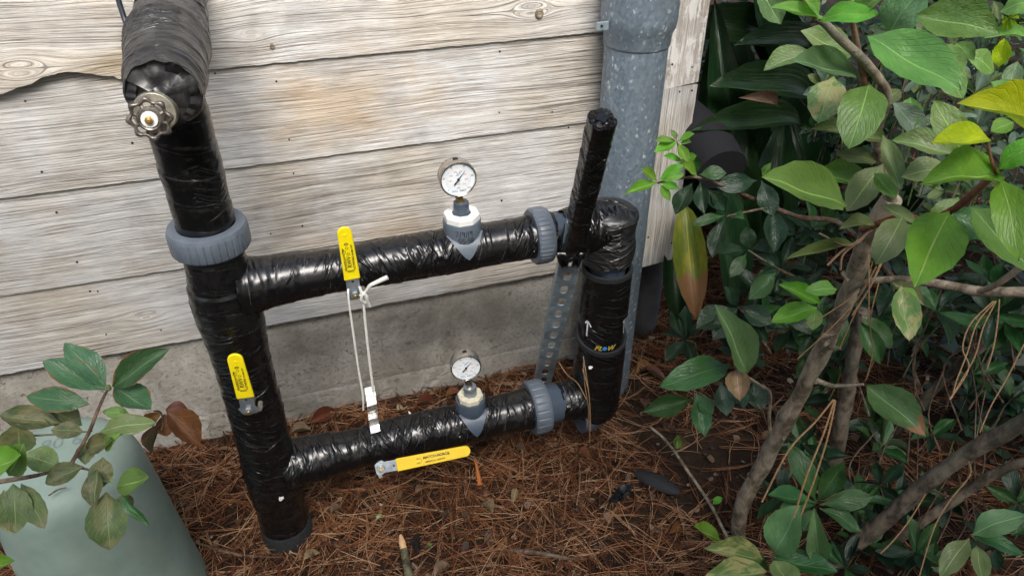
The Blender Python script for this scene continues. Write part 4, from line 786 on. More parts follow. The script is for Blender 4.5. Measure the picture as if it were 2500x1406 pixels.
G().tube([atd(1640, 270, 2.2), p.lerp(q, .2), q + V((0, 0, -.01))], .068, 24).build('foam_sleeve', FOAMG, e_, True)
# black cable at the top left
cb = empty('black_cable', aty(318, 95, 1.60), 'thin black cable running down behind the dusty wrapped pipe', 'cable')
G().tube([aty(325, 110, 1.62), aty(312, 70, 1.62), aty(300, 35, 1.63), aty(286, -15, 1.64), aty(270, -120, 1.66)], .0052, 12).build('cable', simple('cable_black', (.02, .025, .035), .35), cb, True)
# ================================================================== PALE GREEN DOMED COVER
gc_ = V((-.54, 1.28, 0)); gr = empty('utility_cover', gc_, 'pale grey green tapered plastic utility cover beneath the leafy twig', 'utility cover')
prof = [(-.02, .181), (.05, .175), (.2, .163), (.33, .154), (.40, .148), (.43, .145), (.455, .140), (.475, .131), (.490, .117), (.500, .095), (.506, .06), (.508, .0001)]
G().lathe(gc_, (0, 0, 1), prof, 96).build('shell', GREENP, gr, True)
tp = atz(150, 1080, .508); text('80 6', .045, lambda u, v: V((tp.x + u, tp.y + v, .5078)), 'moulded_number', simple('moulded_green', (.15, .20, .18), .6), gr)
t0, t1 = atz(120, 1212, .508), atz(163, 1192, .508); tag(G().tube([t0 + V((0, 0, .003)), t0.lerp(t1, .5) + V((0, .002, .005)), t1 + V((0, 0, .003))], .0016, 6, .2).build('twig_scrap', TWIG, None, True), 'short dark twig scrap lying on the pale green cover', 'twig')
# ================================================================== CORD AND ALUMINIUM STRIP
yc = y1 - .012
cd_ = empty('white_cord', aty(880, 735, yc), 'white cord looped under the upper yellow lever with a loose tail', 'cord')
def cp(px, py, e=0): return aty(px, py, yc + e)
G().tube([cp(850, 705, .01), cp(851, 730), cp(862, 810), cp(875, 900), cp(886, 965), cp(887, 1000, .004)], .0024, 8, .15).build('strand', CORDM, cd_, True)
G().tube([cp(878, 700, .006), cp(886, 730), cp(893, 800), cp(902, 880), cp(911, 950), cp(915, 968, .003)], .0030, 8, .15).build('strand', CORDM, cd_, True)
G().tube([cp(880, 722, -.003), cp(893, 712, -.006), cp(903, 698, -.010), cp(922, 688, -.014), cp(946, 677, -.018)], [.0035, .0035, .0045, .0045], 10, .12).build('tail', CORDM, cd_, True)
G().tube([cp(882, 712, -.006), cp(896, 724, -.008), cp(893, 738, -.004), cp(882, 732, -.009), cp(888, 718, -.011), cp(900, 742, -.004), cp(903, 748, -.002)], .0030, 8, .2).build('knot', CORDM, cd_, True)
al = empty('metal_strip', cp(905, 950), 'bare bent aluminium strip hanging on the white cord', 'metal strip')
g = G(); pts = [(902, 944, .012), (905, 966, .0), (908, 988, -.012), (909, 1000, -.009), (911, 1020, .004), (914, 1038, .004), (917, 1056, -.012)]; a = []
for i, (px, py, e) in enumerate(pts):
    c = cp(px, py, e - .004); a += [c - V((.0108, 0, .0012)), c + V((.0108, 0, .0012))]
g.add(a, [(2 * i, 2 * i + 1, 2 * i + 3, 2 * i + 2) for i in range(len(pts) - 1)]); o = g.build('strip', ALU, al); sm = o.modifiers.new('solid', 'SOLIDIFY'); sm.thickness = .0022
# ================================================================== THINGS ON THE GROUND
def litter_leaf(px, py, ang, ln, typ, label, group=None, z=.02, kind='photinia', var=None):
    p = atz(px, py, z); d = V((math.cos(ang), math.sin(ang), .08)) * ln / 2
    o = leaf(None, p - d, p + d, ln * .5, typ, kind, nrm=(random.uniform(-.2, .2), random.uniform(-.3, 0), 1), name='fallen_leaf', var=var); return tag(o, label, 'leaf', group or 'dead and green leaves lying on the straw')
litter_leaf(1600, 862, 1.9, .075, 'brown', 'glossy orange brown dead leaf standing on the straw right of the concrete corner', z=.035, var=1)
litter_leaf(1575, 900, .2, .08, 'brown', 'wide brown dead leaf lying flat right of the concrete corner', z=.025, var=0)
litter_leaf(1600, 925, 2.6, .07, 'brown', 'lower orange dead leaf tucked under the dark leaves by the concrete corner', z=.025, var=3)
litter_leaf(1575, 978, 1.2, .06, 'tan', 'pale tan dead leaf on the straw right of the lower elbow', z=.02)
litter_leaf(925, 1259, .8, .024, 'palebits', 'small pale green leaf scrap below the horizontal yellow lever', var=2); litter_leaf(1107, 1307, 1.6, .020, 'palebits', 'tiny pale green leaf scrap farthest right below the yellow lever', var=2); litter_leaf(1047, 1331, .2, .020, 'mid', 'tiny oval green leaf right of the cut stick', var=0)
litter_leaf(820, 1245, .4, .035, 'tan', 'crumpled cream coloured dead leaf right of the riser foot', z=.02, var=2); litter_leaf(640, 1345, 2.4, .05, 'tan', 'pale tan dead leaf left of the riser foot', var=1); litter_leaf(760, 1355, .3, .045, 'tan', 'yellowish dead leaf just below the riser foot', var=0)
litter_leaf(580, 1337, .3, .022, 'brown', 'bright orange leaf fragment left of the riser foot'); litter_leaf(690, 1395, 1.1, .04, 'brown', 'curled orange leaf at the lower edge below the riser')
litter_leaf(1025, 1190, .6, .04, 'tan', 'broken grey tan leaf beneath the grip of the horizontal lever', var=1); litter_leaf(1190, 1240, 2.0, .045, 'tan', 'silvery dead leaf below the reddish catkin', var=2); litter_leaf(1255, 1215, 1.1, .04, 'tan', 'grey curled dead leaf right of the reddish catkin', var=3); litter_leaf(1200, 1305, .5, .055, 'tan', 'flat brown grey leaf in the straw lower centre', var=1)
litter_leaf(1080, 1390, .5, .06, 'tan', 'dark grey brown leaf at the lower edge right of the stick', var=0); litter_leaf(1420, 1110, 2.1, .06, 'brown', 'reddish brown dead leaf below the lower union', var=0); litter_leaf(1650, 1290, .3, .05, 'brown', 'dark brown leaf beside the thin bare twig', var=0)
litter_leaf(735, 1049, .1, .06, 'tan', 'grey dead leaf between the riser and the concrete footing', z=.05, var=0); litter_leaf(1110, 955, .4, .07, 'brown', 'brown dead leaf behind the lower gauge against the footing', z=.05, var=1); litter_leaf(1040, 985, 2.8, .06, 'brown', 'orange dead leaf left of the lower gauge against the footing', z=.05, var=2)
litter_leaf(790, 1015, .3, .09, 'brown', 'long brown leaf lying along the footing behind the lower pipe', z=.05, var=0); litter_leaf(1090, 1170, 1.9, .03, 'brown', 'small red leaf below the horizontal lever grip', var=0)
# catkin cone
cp0, cp1 = atz(1160, 1120, .05), atz(1172, 1185, .02); ck = empty('catkin', cp1, 'upright reddish orange catkin standing in the straw below the yellow lever tip', 'catkin'); g = G().tube([cp0, cp0.lerp(cp1, .5), cp1], [.0015, .005, .006], 8)
for i in range(70): q = random.random(); a = random.uniform(0, 6.28); c = cp0.lerp(cp1, q); r = .002 + .005 * q; rd = V((math.cos(a), math.sin(a) * .8, random.uniform(-.3, .5))); g.cyl(c + rd * r * .7, c + rd * (r + .003), .0013, .0004, 4)
g.build('body', simple('catkin_orange', (.36, .11, .02), .5, 0, 300, .5), ck, True)
# cut stick
s0, s1 = atz(978, 1305, .055), atz(1003, 1425, .02); sk = empty('cut_stick', s1, 'short mossy stick with a pale bare end in the foreground straw', 'stick'); G().tube([s0.lerp(s1, .30), s0.lerp(s1, .65), s1], [.0095, .0105, .0105], 12, .15).build('bark', bark_mat('mossy_bark', (.04, .035, .02), (.14, .13, .07), 60), sk, True); G().tube([s0, s0.lerp(s1, .15), s0.lerp(s1, .34)], [.004, .009, .0088], 10, .15).build('bare_end', simple('bare_wood', (.50, .32, .16), .7, 0, 40, .2), sk, True)
s0, s1 = atz(1205, 1340, .012), atz(1400, 1365, .012); tag(G().tube([s0, s0.lerp(s1, .5) + V((0, 0, .008)), s1], [.004, .006, .0045], 8, .25).build('fallen_twig', TWIG, None, True), 'straight tan twig lying in the straw right of the stick', 'twig', 'twigs fallen on the straw')
s0, s1 = atz(480, 1325, .012), atz(690, 1360, .012); tag(G().tube([s0, s0.lerp(s1, .5) + V((0, -.02, .008)), s1], [.003, .004, .002], 8, .25).build('fallen_twig', TWIG, None, True), 'pale curved twig lying left of the riser foot', 'twig', 'twigs fallen on the straw')
# scraps of black lagging
pc = atz(1605, 1178, .02); g = G(); a = []; d1_ = (atz(1662, 1200, .02) - atz(1555, 1150, .02)); ln = d1_.length; d1_.normalize(); d2_ = V((-d1_.y, d1_.x, 0))
for i in range(17):
    q = i / 16; ww = .026 * max(0.02, math.sin(math.pi * (q * .9 + .06))) ** .6
    for k in range(9): t = math.pi * (k / 8); a.append(pc + d1_ * (q - .5) * ln + d2_ * math.cos(t) * ww + V((0, 0, math.sin(t) * ww * .75 + .003 * noise.noise(V((q * 8, k, 0))))))
g.add(a, [(i * 9 + k, i * 9 + k + 1, (i + 1) * 9 + k + 1, (i + 1) * 9 + k) for i in range(16) for k in range(8)]); sc = tag(g.build('lagging_scrap', FOAM, None, True), 'black curved scrap of pipe lagging lying on the straw right of the pipes', 'scrap', 'black scraps on the ground')
pc = atz(1520, 1222, .02); g = G(); a = [];
for i in range(9):
    for k in range(5): a.append(pc + V(((i / 8 - .5) * .085, (k / 4 - .5) * .035 * math.sin(.3 + 2.5 * i / 8) + .03 * (i / 8) , .012 * noise.noise(V((i * .9, k * .9, 3))) + .012)))
g.add(a, [(i * 5 + k, i * 5 + k + 1, (i + 1) * 5 + k + 1, (i + 1) * 5 + k) for i in range(8) for k in range(4)]); tag(g.build('tape_scrap', TAPE, None, True), 'crumpled black tape scrap left of the curved lagging scrap', 'scrap', 'black scraps on the ground')
pc = atz(1015, 1325, .03); g = G(); a = [pc + V((math.cos(t) * .017 * r, math.sin(t) * .03 * r, .01 * math.sin(3 * t))) for t, r in [(i * 6.283 / 9, random.uniform(.6, 1.2)) for i in range(9)]] + [pc + V((0, 0, .014))]; g.add(a, [(i, (i + 1) % 9, 9) for i in range(9)]); tag(g.build('tape_scrap', TAPE_OLD, None, True), 'small dark grey tape scrap beside the pale end of the stick', 'scrap', 'black scraps on the ground')
# ================================================================== YOUNG SHRUB, lower left, in front of the green cover
ys_ = empty('leafy_twig', atz(-60, 1250, 0), 'leafy laurel twigs with burnt brown edges over the pale green cover', 'shrub')
D0 = 1.12
pstem(ys_, [(175, 1130, D0), (215, 1060, D0), (235, 1010, D0), (255, 965, D0), (265, 950, D0)], (5, 3), TWIG); pstem(ys_, [(-40, 1182, D0), (20, 1172, D0), (90, 1160, D0), (180, 1140, D0), (260, 1160, D0 + .02)], (7, 2.5), TWIG)
pstem(ys_, [(-30, 1066, D0 + .03), (100, 1062, D0 + .03), (225, 1052, D0 + .02)], (3, 2), TWIG)
for (bx, by, tx, ty, wd, ty_, dd, rl) in ((262, 945, 165, 830, 62, 'burn', 0, .2), (258, 952, 103, 880, 62, 'burn', 0, -.1), (218, 985, 52, 962, 58, 'burn', 0, -.2), (278, 942, 397, 856, 62, 'burn', 0, .2), (277, 945, 372, 1005, 66, 'burn', .01, -.2), (320, 1012, 252, 1000, 28, 'mid', .03, 0), (240, 1055, 357, 1022, 50, 'dull', .02, 0),
        (205, 1052, 125, 1045, 40, 'olive', .02, 0), (150, 1032, 2, 1020, 55, 'olive', .03, 0), (200, 1038, 100, 990, 60, 'olive', .05, 0), (210, 1095, 285, 1070, 45, 'olive', .02, .2), (145, 1140, 62, 1105, 58, 'dull', .01, 0), (205, 1140, 105, 1175, 50, 'olive', 0, 0), (45, 1110, 42, 1035, 70, 'olive', .02, 0), (20, 1160, 55, 1085, 70, 'mid', -.06, 0), (-30, 1150, 62, 1110, 70, 'bright', -.08, 0),
        (262, 1200, 262, 1343, 84, 'olive', 0, 0), (240, 1145, 222, 1238, 45, 'olive', 0, .3), (285, 1190, 372, 1165, 60, 'mid', 0, 0), (250, 1115, 240, 1190, 50, 'olive', .02, 0), (290, 1195, 345, 1290, 26, 'darkm', 0, .8), (300, 1205, 310, 1258, 40, 'olive', .02, 0), (30, 1180, 35, 1300, 70, 'olive', 0, 0), (50, 1180, 100, 1285, 50, 'olive', .01, .2), (10, 1195, 25, 1300, 50, 'mott', .02, 0), (215, 1080, 205, 1130, 40, 'olive', .03, 0), (225, 1140, 275, 1175, 35, 'dull', .03, 0), (260, 1098, 285, 1060, 30, 'light', .01, 0), (-60, 1395, 48, 1370, 45, 'bright', -.1, 0)):
    pleaf(ys_, bx, by, tx, ty, wd, ty_, D0 + dd, D0 + dd - .02, roll=rl)
G().lathe(atd(266, 948, D0 - .01), (.2, -.3, 1), [(-.004, .002), (0, .004), (.006, .003), (.010, .0003)], 8).build('bud', GREENST, ys_, True)
dl = empty('dead_leaf_cluster', atd(395, 1030, 1.40), 'curled orange brown dead leaves hanging beside the riser over the footing', 'dead leaves')
for (bx, by, tx, ty, wd, t_, d_, v_) in ((408, 1005, 490, 1080, 62, 'brown', 1.38, 0), (405, 1000, 455, 1000, 38, 'brown', 1.40, 1), (395, 1005, 365, 1040, 32, 'brown', 1.40, 2), (400, 1010, 410, 1062, 40, 'brown', 1.42, 3), (398, 1030, 352, 1108, 16, 'tan', 1.40, 0)): pleaf(dl, bx, by, tx, ty, wd, t_, d_, var=v_)
pstem(dl, [(375, 1003, 1.36), (392, 1006, 1.39), (398, 1030, 1.40), (394, 1050, 1.40)], 2, TWIG, 'twig')
# ================================================================== RIGHT-HAND FOREGROUND SHRUB
tr = empty('broadleaf_shrub', atz(1800, 1310, 0), 'large photinia like shrub with a grey leaning trunk and bright green oval leaves', 'shrub')
def dg(px, py): return (atz(px, py, 0) - CAM).dot(f_)
dT = dg(1800, 1312)
pstem(tr, [(1800, 1325, dT), (1812, 1235, 1.84), (1870, 1120, 1.72), (1930, 1005, 1.60), (1995, 880, 1.48), (2055, 755, 1.37), (2098, 640, 1.27), (2128, 560, 1.2), (2180, 485, 1.14)], (18, 23), BARK, 'trunk', 18, .22)
pstem(tr, [(2182, 500, 1.15), (2165, 440, 1.1), (2145, 370, 1.05), (2140, 320, 1.02), (2158, 270, .98), (2163, 225, .95), (2140, 185, .92), (2095, 135, .88), (2045, 90, .86), (2005, 52, .85), (1975, 45, .84)], (12, 10), BARK, 'branch', 12, .15)
pstem(tr, [(2112, 205, .93), (2100, 150, .90), (2088, 90, .87), (2076, 30, .84), (2070, -40, .82)], (8, 7), REDST, 'branch', 10, .1)
pstem(tr, [(1990, 48, .84), (1975, 30, .84), (1958, -10, .83)], (6, 4), REDST, 'branch')
pstem(tr, [(2105, 560, 1.2), (2200, 530, 1.05), (2260, 540, .98), (2330, 510, .9), (2400, 450, .84), (2450, 405, .80), (2540, 350, .76)], (9, 8), REDST, 'branch', 10, .12)
pstem(tr, [(2435, 432, .80), (2420, 390, .78), (2412, 345, .76)], (4, 3), REDST, 'branch')
pstem(tr, [(2060, 745, 1.35), (2085, 700, 1.30), (2180, 682, 1.22), (2300, 695, 1.16), (2400, 712, 1.12), (2560, 712, 1.06)], (7, 15), BARK, 'branch', 12, .15)
pstem(tr, [(2390, 712, 1.12), (2440, 690, 1.08), (2520, 630, 1.02)], (7, 9), BARK, 'branch', 10, .15)
pstem(tr, [(1978, 922, 1.52), (2020, 938, 1.50), (2050, 942, 1.48), (2108, 938, 1.44)], (7, 3), BARK, 'branch', 8, .1)
pstem(tr, [(2035, 1140, 2.05), (2050, 1060, 1.98), (2070, 950, 1.9), (2085, 860, 1.8), (2110, 760, 1.72)], (19, 15), BARKD, 'branch', 14, .15)
pstem(tr, [(1885, 1085, 1.70), (1878, 1020, 1.62), (1880, 960, 1.52), (1852, 938, 1.40), (1822, 918, 1.30)], (5, 3), BARK, 'branch', 8, .15)
br2 = empty('leaning_stem', atz(2045, 1370, 0), 'thick dark stem slanting up across the lower right corner', 'branch', 'dark stems slanting at the lower right')
pstem(br2, [(2020, 1385, 1.86), (2140, 1285, 1.78), (2260, 1180, 1.66), (2390, 1090, 1.54), (2560, 1000, 1.40)], (20, 20), BARKD, 'stem', 16, .22)
br3 = empty('leaning_stem', atz(2100, 1400, 0), 'thinner dark stem running just below the thick slanting one', 'branch', 'dark stems slanting at the lower right')
pstem(br3, [(2080, 1405, 1.95), (2200, 1310, 1.88), (2330, 1220, 1.80), (2440, 1150, 1.72), (2560, 1110, 1.64)], (12, 12), BARKD, 'stem', 12, .2)
br4 = empty('leaning_stem', atz(2110, 1150, 0), 'shaded stem rising behind the brown tipped leaf to the right edge', 'branch', 'dark stems slanting at the lower right')
pstem(br4, [(2110, 1150, 2.25), (2190, 1050, 2.2), (2290, 940, 2.1), (2390, 850, 2.0), (2540, 740, 1.9)], (10, 14), BARKD, 'stem', 12, .16)
for i, (bx, by, tx, ty, wd, t_, d, d2) in enumerate([
    (2095, 190, 1942, 143, 80, 'blue', .92, .86), (1975, 128, 1867, 160, 52, 'dull', .95, .95), (2122, 198, 2085, 330, 96, 'mid', .93, .88), (2118, 88, 2348, 212, 118, 'mid', .78, .72), (2238, 38, 2438, 72, 100, 'mid', .66, .62), (2165, 95, 2235, -30, 95, 'blue', .80, .74),
    (2010, 52, 1885, 14, 32, 'light', .84, .80), (1903, 60, 1855, -40, 60, 'blue', .95, .92), (1995, 48, 2125, 15, 52, 'bright', .84, .78), (1998, 45, 1950, -35, 40, 'light', .84, .8), (2080, 42, 2165, -25, 60, 'light', .83, .78), (2035, 186, 2000, 284, 78, 'mott', .99, .97), (1955, 75, 2085, 135, 70, 'dull', .98, 1.0),
    (2160, 345, 2005, 300, 58, 'dull', 1.02, .98), (2145, 395, 2065, 365, 38, 'olive', 1.06, 1.02), (2064, 506, 1872, 427, 104, 'light', .98, .88), (2120, 455, 2000, 415, 72, 'mid', 1.1, 1.06), (2155, 400, 2068, 505, 66, 'dull', 1.04, 1.04), (2155, 330, 2200, 462, 42, 'dull', .98, .96), (2335, 380, 2185, 330, 60, 'dull', .90, .92), (2200, 432, 2330, 398, 66, 'dull', .95, .93),
    (2135, 422, 2188, 482, 42, 'light', 1.0, .98), (2132, 550, 2062, 545, 38, 'dull', 1.1, 1.06), (2205, 524, 2152, 624, 68, 'dull', .98, .94), (2318, 520, 2238, 692, 118, 'bright', .88, .80), (2436, 432, 2284, 418, 98, 'bright', .80, .74), (2440, 430, 2492, 598, 76, 'bright', .78, .72), (2416, 345, 2283, 343, 62, 'yellow', .76, .70), (2560, 345, 2398, 222, 110, 'yellow', .66, .60),
    (2350, 370, 2298, 250, 70, 'light', .82, .80), (2370, 505, 2530, 665, 90, 'mid', .85, .78), (2325, 520, 2440, 575, 86, 'darkm', .90, .88), (2436, 415, 2540, 335, 55, 'bright', .78, .74), (2437, 165, 2452, 95, 36, 'yellow', .82, .80), (2510, 90, 2420, 78, 38, 'light', .86, .84), (2440, 30, 2540, -15, 60, 'light', .84, .80), (2295, 105, 2350, 185, 52, 'light', .90, .88), (2335, 105, 2376, 142, 36, 'light', .90, .88), (2280, 150, 2352, 220, 60, 'light', .90, .86),
    (2200, 698, 2222, 830, 60, 'mott', 1.16, 1.12), (2178, 690, 2256, 738, 36, 'olive', 1.18, 1.14), (2195, 700, 2238, 745, 36, 'bright', 1.16, 1.14), (2088, 596, 1922, 628, 26, 'dull', 1.18, 1.10), (2118, 942, 2254, 1052, 80, 'tip', 1.42, 1.32), (2045, 705, 1984, 700, 36, 'light', 1.3, 1.26), (1995, 752, 1884, 784, 48, 'bright', 1.36, 1.34), (2000, 742, 1912, 690, 38, 'bright', 1.38, 1.36), (1990, 750, 1985, 800, 34, 'mid', 1.38, 1.36), (2000, 745, 2035, 800, 36, 'darkm', 1.40, 1.40),
    (1818, 908, 1774, 760, 76, 'blue', 1.28, 1.18), (1785, 888, 1638, 922, 68, 'darkm', 1.30, 1.22), (1800, 900, 1806, 972, 52, 'pink', 1.28, 1.26), (2100, 785, 2152, 888, 42, 'darkm', 1.5, 1.48), (2065, 770, 2030, 860, 40, 'darkm', 1.5, 1.5), (2105, 770, 2180, 850, 44, 'darkm', 1.6, 1.6), (2490, 470, 2560, 520, 60, 'light', .8, .78), (2340, 480, 2280, 560, 60, 'mid', 1.0, 1.0), (2150, 500, 2240, 545, 30, 'dull', 1.02, .98), (2240, 560, 2190, 590, 40, 'mid', 1.06, 1.02),
    (2420, 200, 2500, 240, 40, 'mid', .9, .9), (2485, 150, 2460, 225, 40, 'blue', .95, .95), (2180, 20, 2240, -20, 50, 'mid', .9, .9), (2250, 130, 2320, 110, 50, 'mid', .95, .95), (2475, 300, 2420, 320, 40, 'bright', .8, .8), (2130, 10, 2050, -20, 40, 'light', .85, .85), (2360, 130, 2440, 170, 50, 'light', 1.0, 1.0), (2180, 250, 2260, 330, 55, 'grey', 1.1, 1.1), (2225, 240, 2215, 320, 50, 'mid', 1.12, 1.1), (2150, 260, 2200, 210, 40, 'dull', 1.0, 1.0)]):
    pleaf(tr, bx, by, tx, ty, wd, t_, d, d2, roll=random.uniform(-.12, .12), var=(i * 7) % 3)
fl = atd(2462, 45, .84)
for k in range(9): a = k * .7; d = V((math.cos(a), -.3, math.sin(a))) * random.uniform(.008, .014); leaf(tr, fl, fl + d, .004, 'yellow', 'small', name='bud_scale')
# out-of-frame crown of the same shrub: it goes on above and to the right
random.seed(21)
for _ in range(34):
    p = V((random.uniform(1.0, 1.9), random.uniform(.45, 1.5), random.uniform(1.45, 2.1))); whorl(tr, p, V((random.uniform(-.5, .2), random.uniform(-.6, .2), 1)), 6, .10, .42, ['mid', 'dull', 'bright', 'blue'], 'photinia')
P_ = [(1800, 1290, 1.90), (1840, 1180, 1.78), (1905, 1050, 1.65), (1968, 930, 1.53), (2030, 810, 1.42), (2080, 690, 1.31)]
for k, (px, py, d) in enumerate(P_):      # leaf-scar knuckles and broken side shoots up the trunk
    for q in range(3):
        c = atd(px + random.uniform(-14, 14), py + random.uniform(-50, 50), d - .012); dr = V((random.uniform(-1, 1), -.6, random.uniform(-.2, .8))).normalized(); G().cyl(c - dr * .012, c + dr * random.uniform(.004, .016), .0055, .0028, 7).build('side_shoot', BARK, tr, True)
# low leaves at the bottom right
lo = empty('low_laurel', atz(1890, 1400, 0), 'low laurel sprout with pale blue green and mottled leaves at the bottom edge', 'shrub')
for (bx, by, tx, ty, wd, t_, d, d2) in ((1888, 1352, 1948, 1236, 84, 'blue', 1.62, 1.52), (1998, 1375, 1992, 1262, 48, 'blue', 1.6, 1.52), (1858, 1368, 1740, 1330, 58, 'mott', 1.60, 1.54), (1870, 1400, 1728, 1398, 52, 'mott', 1.56, 1.5), (1888, 1362, 2045, 1392, 56, 'darkm', 1.6, 1.54), (1758, 1318, 1688, 1288, 40, 'bright', 1.8, 1.76), (1875, 1385, 1760, 1350, 60, 'darkm', 1.66, 1.62), (1890, 1370, 1940, 1440, 60, 'dull', 1.58, 1.5), (2372, 1305, 2488, 1250, 58, 'blue', 1.5, 1.44), (2372, 1306, 2498, 1338, 40, 'darkm', 1.5, 1.44), (2366, 1312, 2298, 1392, 48, 'dull', 1.5, 1.46), (2385, 1330, 2400, 1420, 40, 'dull', 1.5, 1.44)): pleaf(lo, bx, by, tx, ty, wd, t_, d, d2)
pstem(lo, [(1880, 1440, 1.58), (1885, 1380, 1.60), (1888, 1352, 1.62)], (6, 4), TWIG); pstem(lo, [(2400, 1440, 1.5), (2400, 1345, 1.5), (2372, 1305, 1.5)], (5, 3), TWIG)
# ================================================================== DARK LAUREL with drooping shoots
dk = empty('dark_laurel', atz(2020, 820, 0), 'dark glossy laurel whose shoots reach left past the corner board', 'shrub')
DD = 1.62
pstem(dk, [(1605, 447, 1.58), (1700, 433, 1.62), (1780, 460, 1.66), (1850, 490, 1.70), (1950, 530, 1.78), (2062, 553, 1.86), (2200, 700, 2.0)], (2.5, 7), TWIG)
pstem(dk, [(1700, 433, 1.62), (1672, 395, 1.6), (1660, 372, 1.6), (1652, 345, 1.6)], (2.5, 1.5), TWIG); pstem(dk, [(1775, 528, 1.6), (1820, 518, 1.63), (1870, 508, 1.68), (1900, 505, 1.72)], (2.5, 3), TWIG); pstem(dk, [(1828, 612, 1.66), (1880, 645, 1.72), (1930, 672, 1.8), (1990, 700, 1.9)], (2.5, 4), TWIG)
pstem(dk, [(1802, 750, 1.75), (1830, 780, 1.8), (1880, 860, 1.9)], (2.5, 4), TWIG)
for (bx, by, tx, ty, wd, t_, d) in (
    (1605, 447, 1532, 466, 26, 'bright', 1.56), (1605, 443, 1567, 411, 24, 'bright', 1.56), (1608, 440, 1668, 402, 26, 'bright', 1.56), (1610, 443, 1666, 424, 20, 'bright', 1.55), (1612, 447, 1660, 464, 20, 'bright', 1.55), (1612, 450, 1636, 490, 20, 'bright', 1.55), (1655, 348, 1598, 370, 26, 'bright', 1.58), (1652, 345, 1595, 350, 20, 'light', 1.58), (1654, 344, 1645, 320, 14, 'dull', 1.58), (1656, 345, 1694, 326, 22, 'bright', 1.58), (1660, 350, 1690, 350, 16, 'light', 1.58), (1656, 350, 1680, 395, 24, 'bright', 1.57), (1668, 395, 1615, 384, 18, 'bright', 1.58), (1700, 430, 1665, 395, 30, 'bright', 1.6), (1672, 392, 1700, 380, 22, 'bright', 1.6),
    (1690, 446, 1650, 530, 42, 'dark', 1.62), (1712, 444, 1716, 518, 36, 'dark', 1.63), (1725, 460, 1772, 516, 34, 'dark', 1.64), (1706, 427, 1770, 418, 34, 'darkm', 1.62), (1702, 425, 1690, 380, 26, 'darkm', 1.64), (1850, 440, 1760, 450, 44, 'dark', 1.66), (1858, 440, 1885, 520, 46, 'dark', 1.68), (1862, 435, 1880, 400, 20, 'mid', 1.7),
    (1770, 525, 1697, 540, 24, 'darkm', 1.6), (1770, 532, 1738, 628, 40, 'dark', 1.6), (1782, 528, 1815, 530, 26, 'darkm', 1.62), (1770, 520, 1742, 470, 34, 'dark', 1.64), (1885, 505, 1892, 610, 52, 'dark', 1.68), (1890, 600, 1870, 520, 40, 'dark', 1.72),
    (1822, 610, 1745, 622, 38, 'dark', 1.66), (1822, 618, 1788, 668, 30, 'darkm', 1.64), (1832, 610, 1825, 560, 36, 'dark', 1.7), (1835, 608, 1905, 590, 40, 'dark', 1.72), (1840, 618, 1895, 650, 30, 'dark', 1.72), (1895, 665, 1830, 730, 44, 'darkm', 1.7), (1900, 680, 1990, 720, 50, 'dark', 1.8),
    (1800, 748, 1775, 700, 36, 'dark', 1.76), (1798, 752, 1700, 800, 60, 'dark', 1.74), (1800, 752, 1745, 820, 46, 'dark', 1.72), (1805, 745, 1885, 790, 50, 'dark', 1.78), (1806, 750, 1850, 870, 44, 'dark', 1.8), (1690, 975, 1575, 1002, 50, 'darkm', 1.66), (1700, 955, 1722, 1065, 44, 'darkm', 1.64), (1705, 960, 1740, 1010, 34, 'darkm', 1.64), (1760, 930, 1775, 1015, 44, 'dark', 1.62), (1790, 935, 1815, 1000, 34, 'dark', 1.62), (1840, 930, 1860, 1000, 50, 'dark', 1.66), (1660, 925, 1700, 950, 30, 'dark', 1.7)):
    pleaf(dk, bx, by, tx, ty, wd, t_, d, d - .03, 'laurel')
random.seed(5)
nlf = 0
def fill_whorls(parent, boxes, ln, typs, kind, n_, wr_, spread=(45, 80)):
    for (x0, y0, x1, y1_, da, db, cnt) in boxes:
        for _ in range(cnt):
            px, py, d = random.uniform(x0, x1), random.uniform(y0, y1_), random.uniform(da, db); p = atd(px, py, d)
            if p.z < .06: p = atz(px, py, .08)
            if p.y > 1.62 and p.x < 1.25: continue
            ax_ = (CAM - p).normalized() * random.uniform(.1, .7) + V((random.uniform(-.5, .5), random.uniform(-.3, .3), random.uniform(.2, 1))); whorl(parent, p, ax_, n_, ln, wr_, typs, kind, spread)
            G().tube([p, p - V(ax_).normalized() * .05, p - V((ax_.x * .05, ax_.y * .05, .14))], [.0012, .002], 5).build('stem', GREENST if random.random() < .5 else BARKD, parent, True)
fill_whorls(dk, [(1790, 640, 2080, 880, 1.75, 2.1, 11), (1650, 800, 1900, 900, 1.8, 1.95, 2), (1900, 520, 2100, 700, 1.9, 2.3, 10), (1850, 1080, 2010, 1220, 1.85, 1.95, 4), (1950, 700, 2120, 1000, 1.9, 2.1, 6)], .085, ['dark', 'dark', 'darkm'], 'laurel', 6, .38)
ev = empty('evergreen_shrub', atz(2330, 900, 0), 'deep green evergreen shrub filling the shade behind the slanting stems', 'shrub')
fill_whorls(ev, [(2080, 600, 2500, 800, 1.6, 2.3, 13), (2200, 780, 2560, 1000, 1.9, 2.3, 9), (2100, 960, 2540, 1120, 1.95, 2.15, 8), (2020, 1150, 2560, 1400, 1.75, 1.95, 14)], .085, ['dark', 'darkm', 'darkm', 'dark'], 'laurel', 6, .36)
for (bx, by, tx, ty, wd) in ((1996, 1228, 1944, 1092, 50), (1996, 1225, 2062, 1122, 48), (1992, 1228, 1878, 1205, 48), (1990, 1232, 1895, 1262, 40), (2000, 1232, 2135, 1212, 46), (2000, 1238, 2110, 1285, 44), (1992, 1240, 1960, 1300, 40)): pleaf(ev, bx, by, tx, ty, wd, 'darkm', 1.74, 1.70, 'laurel')
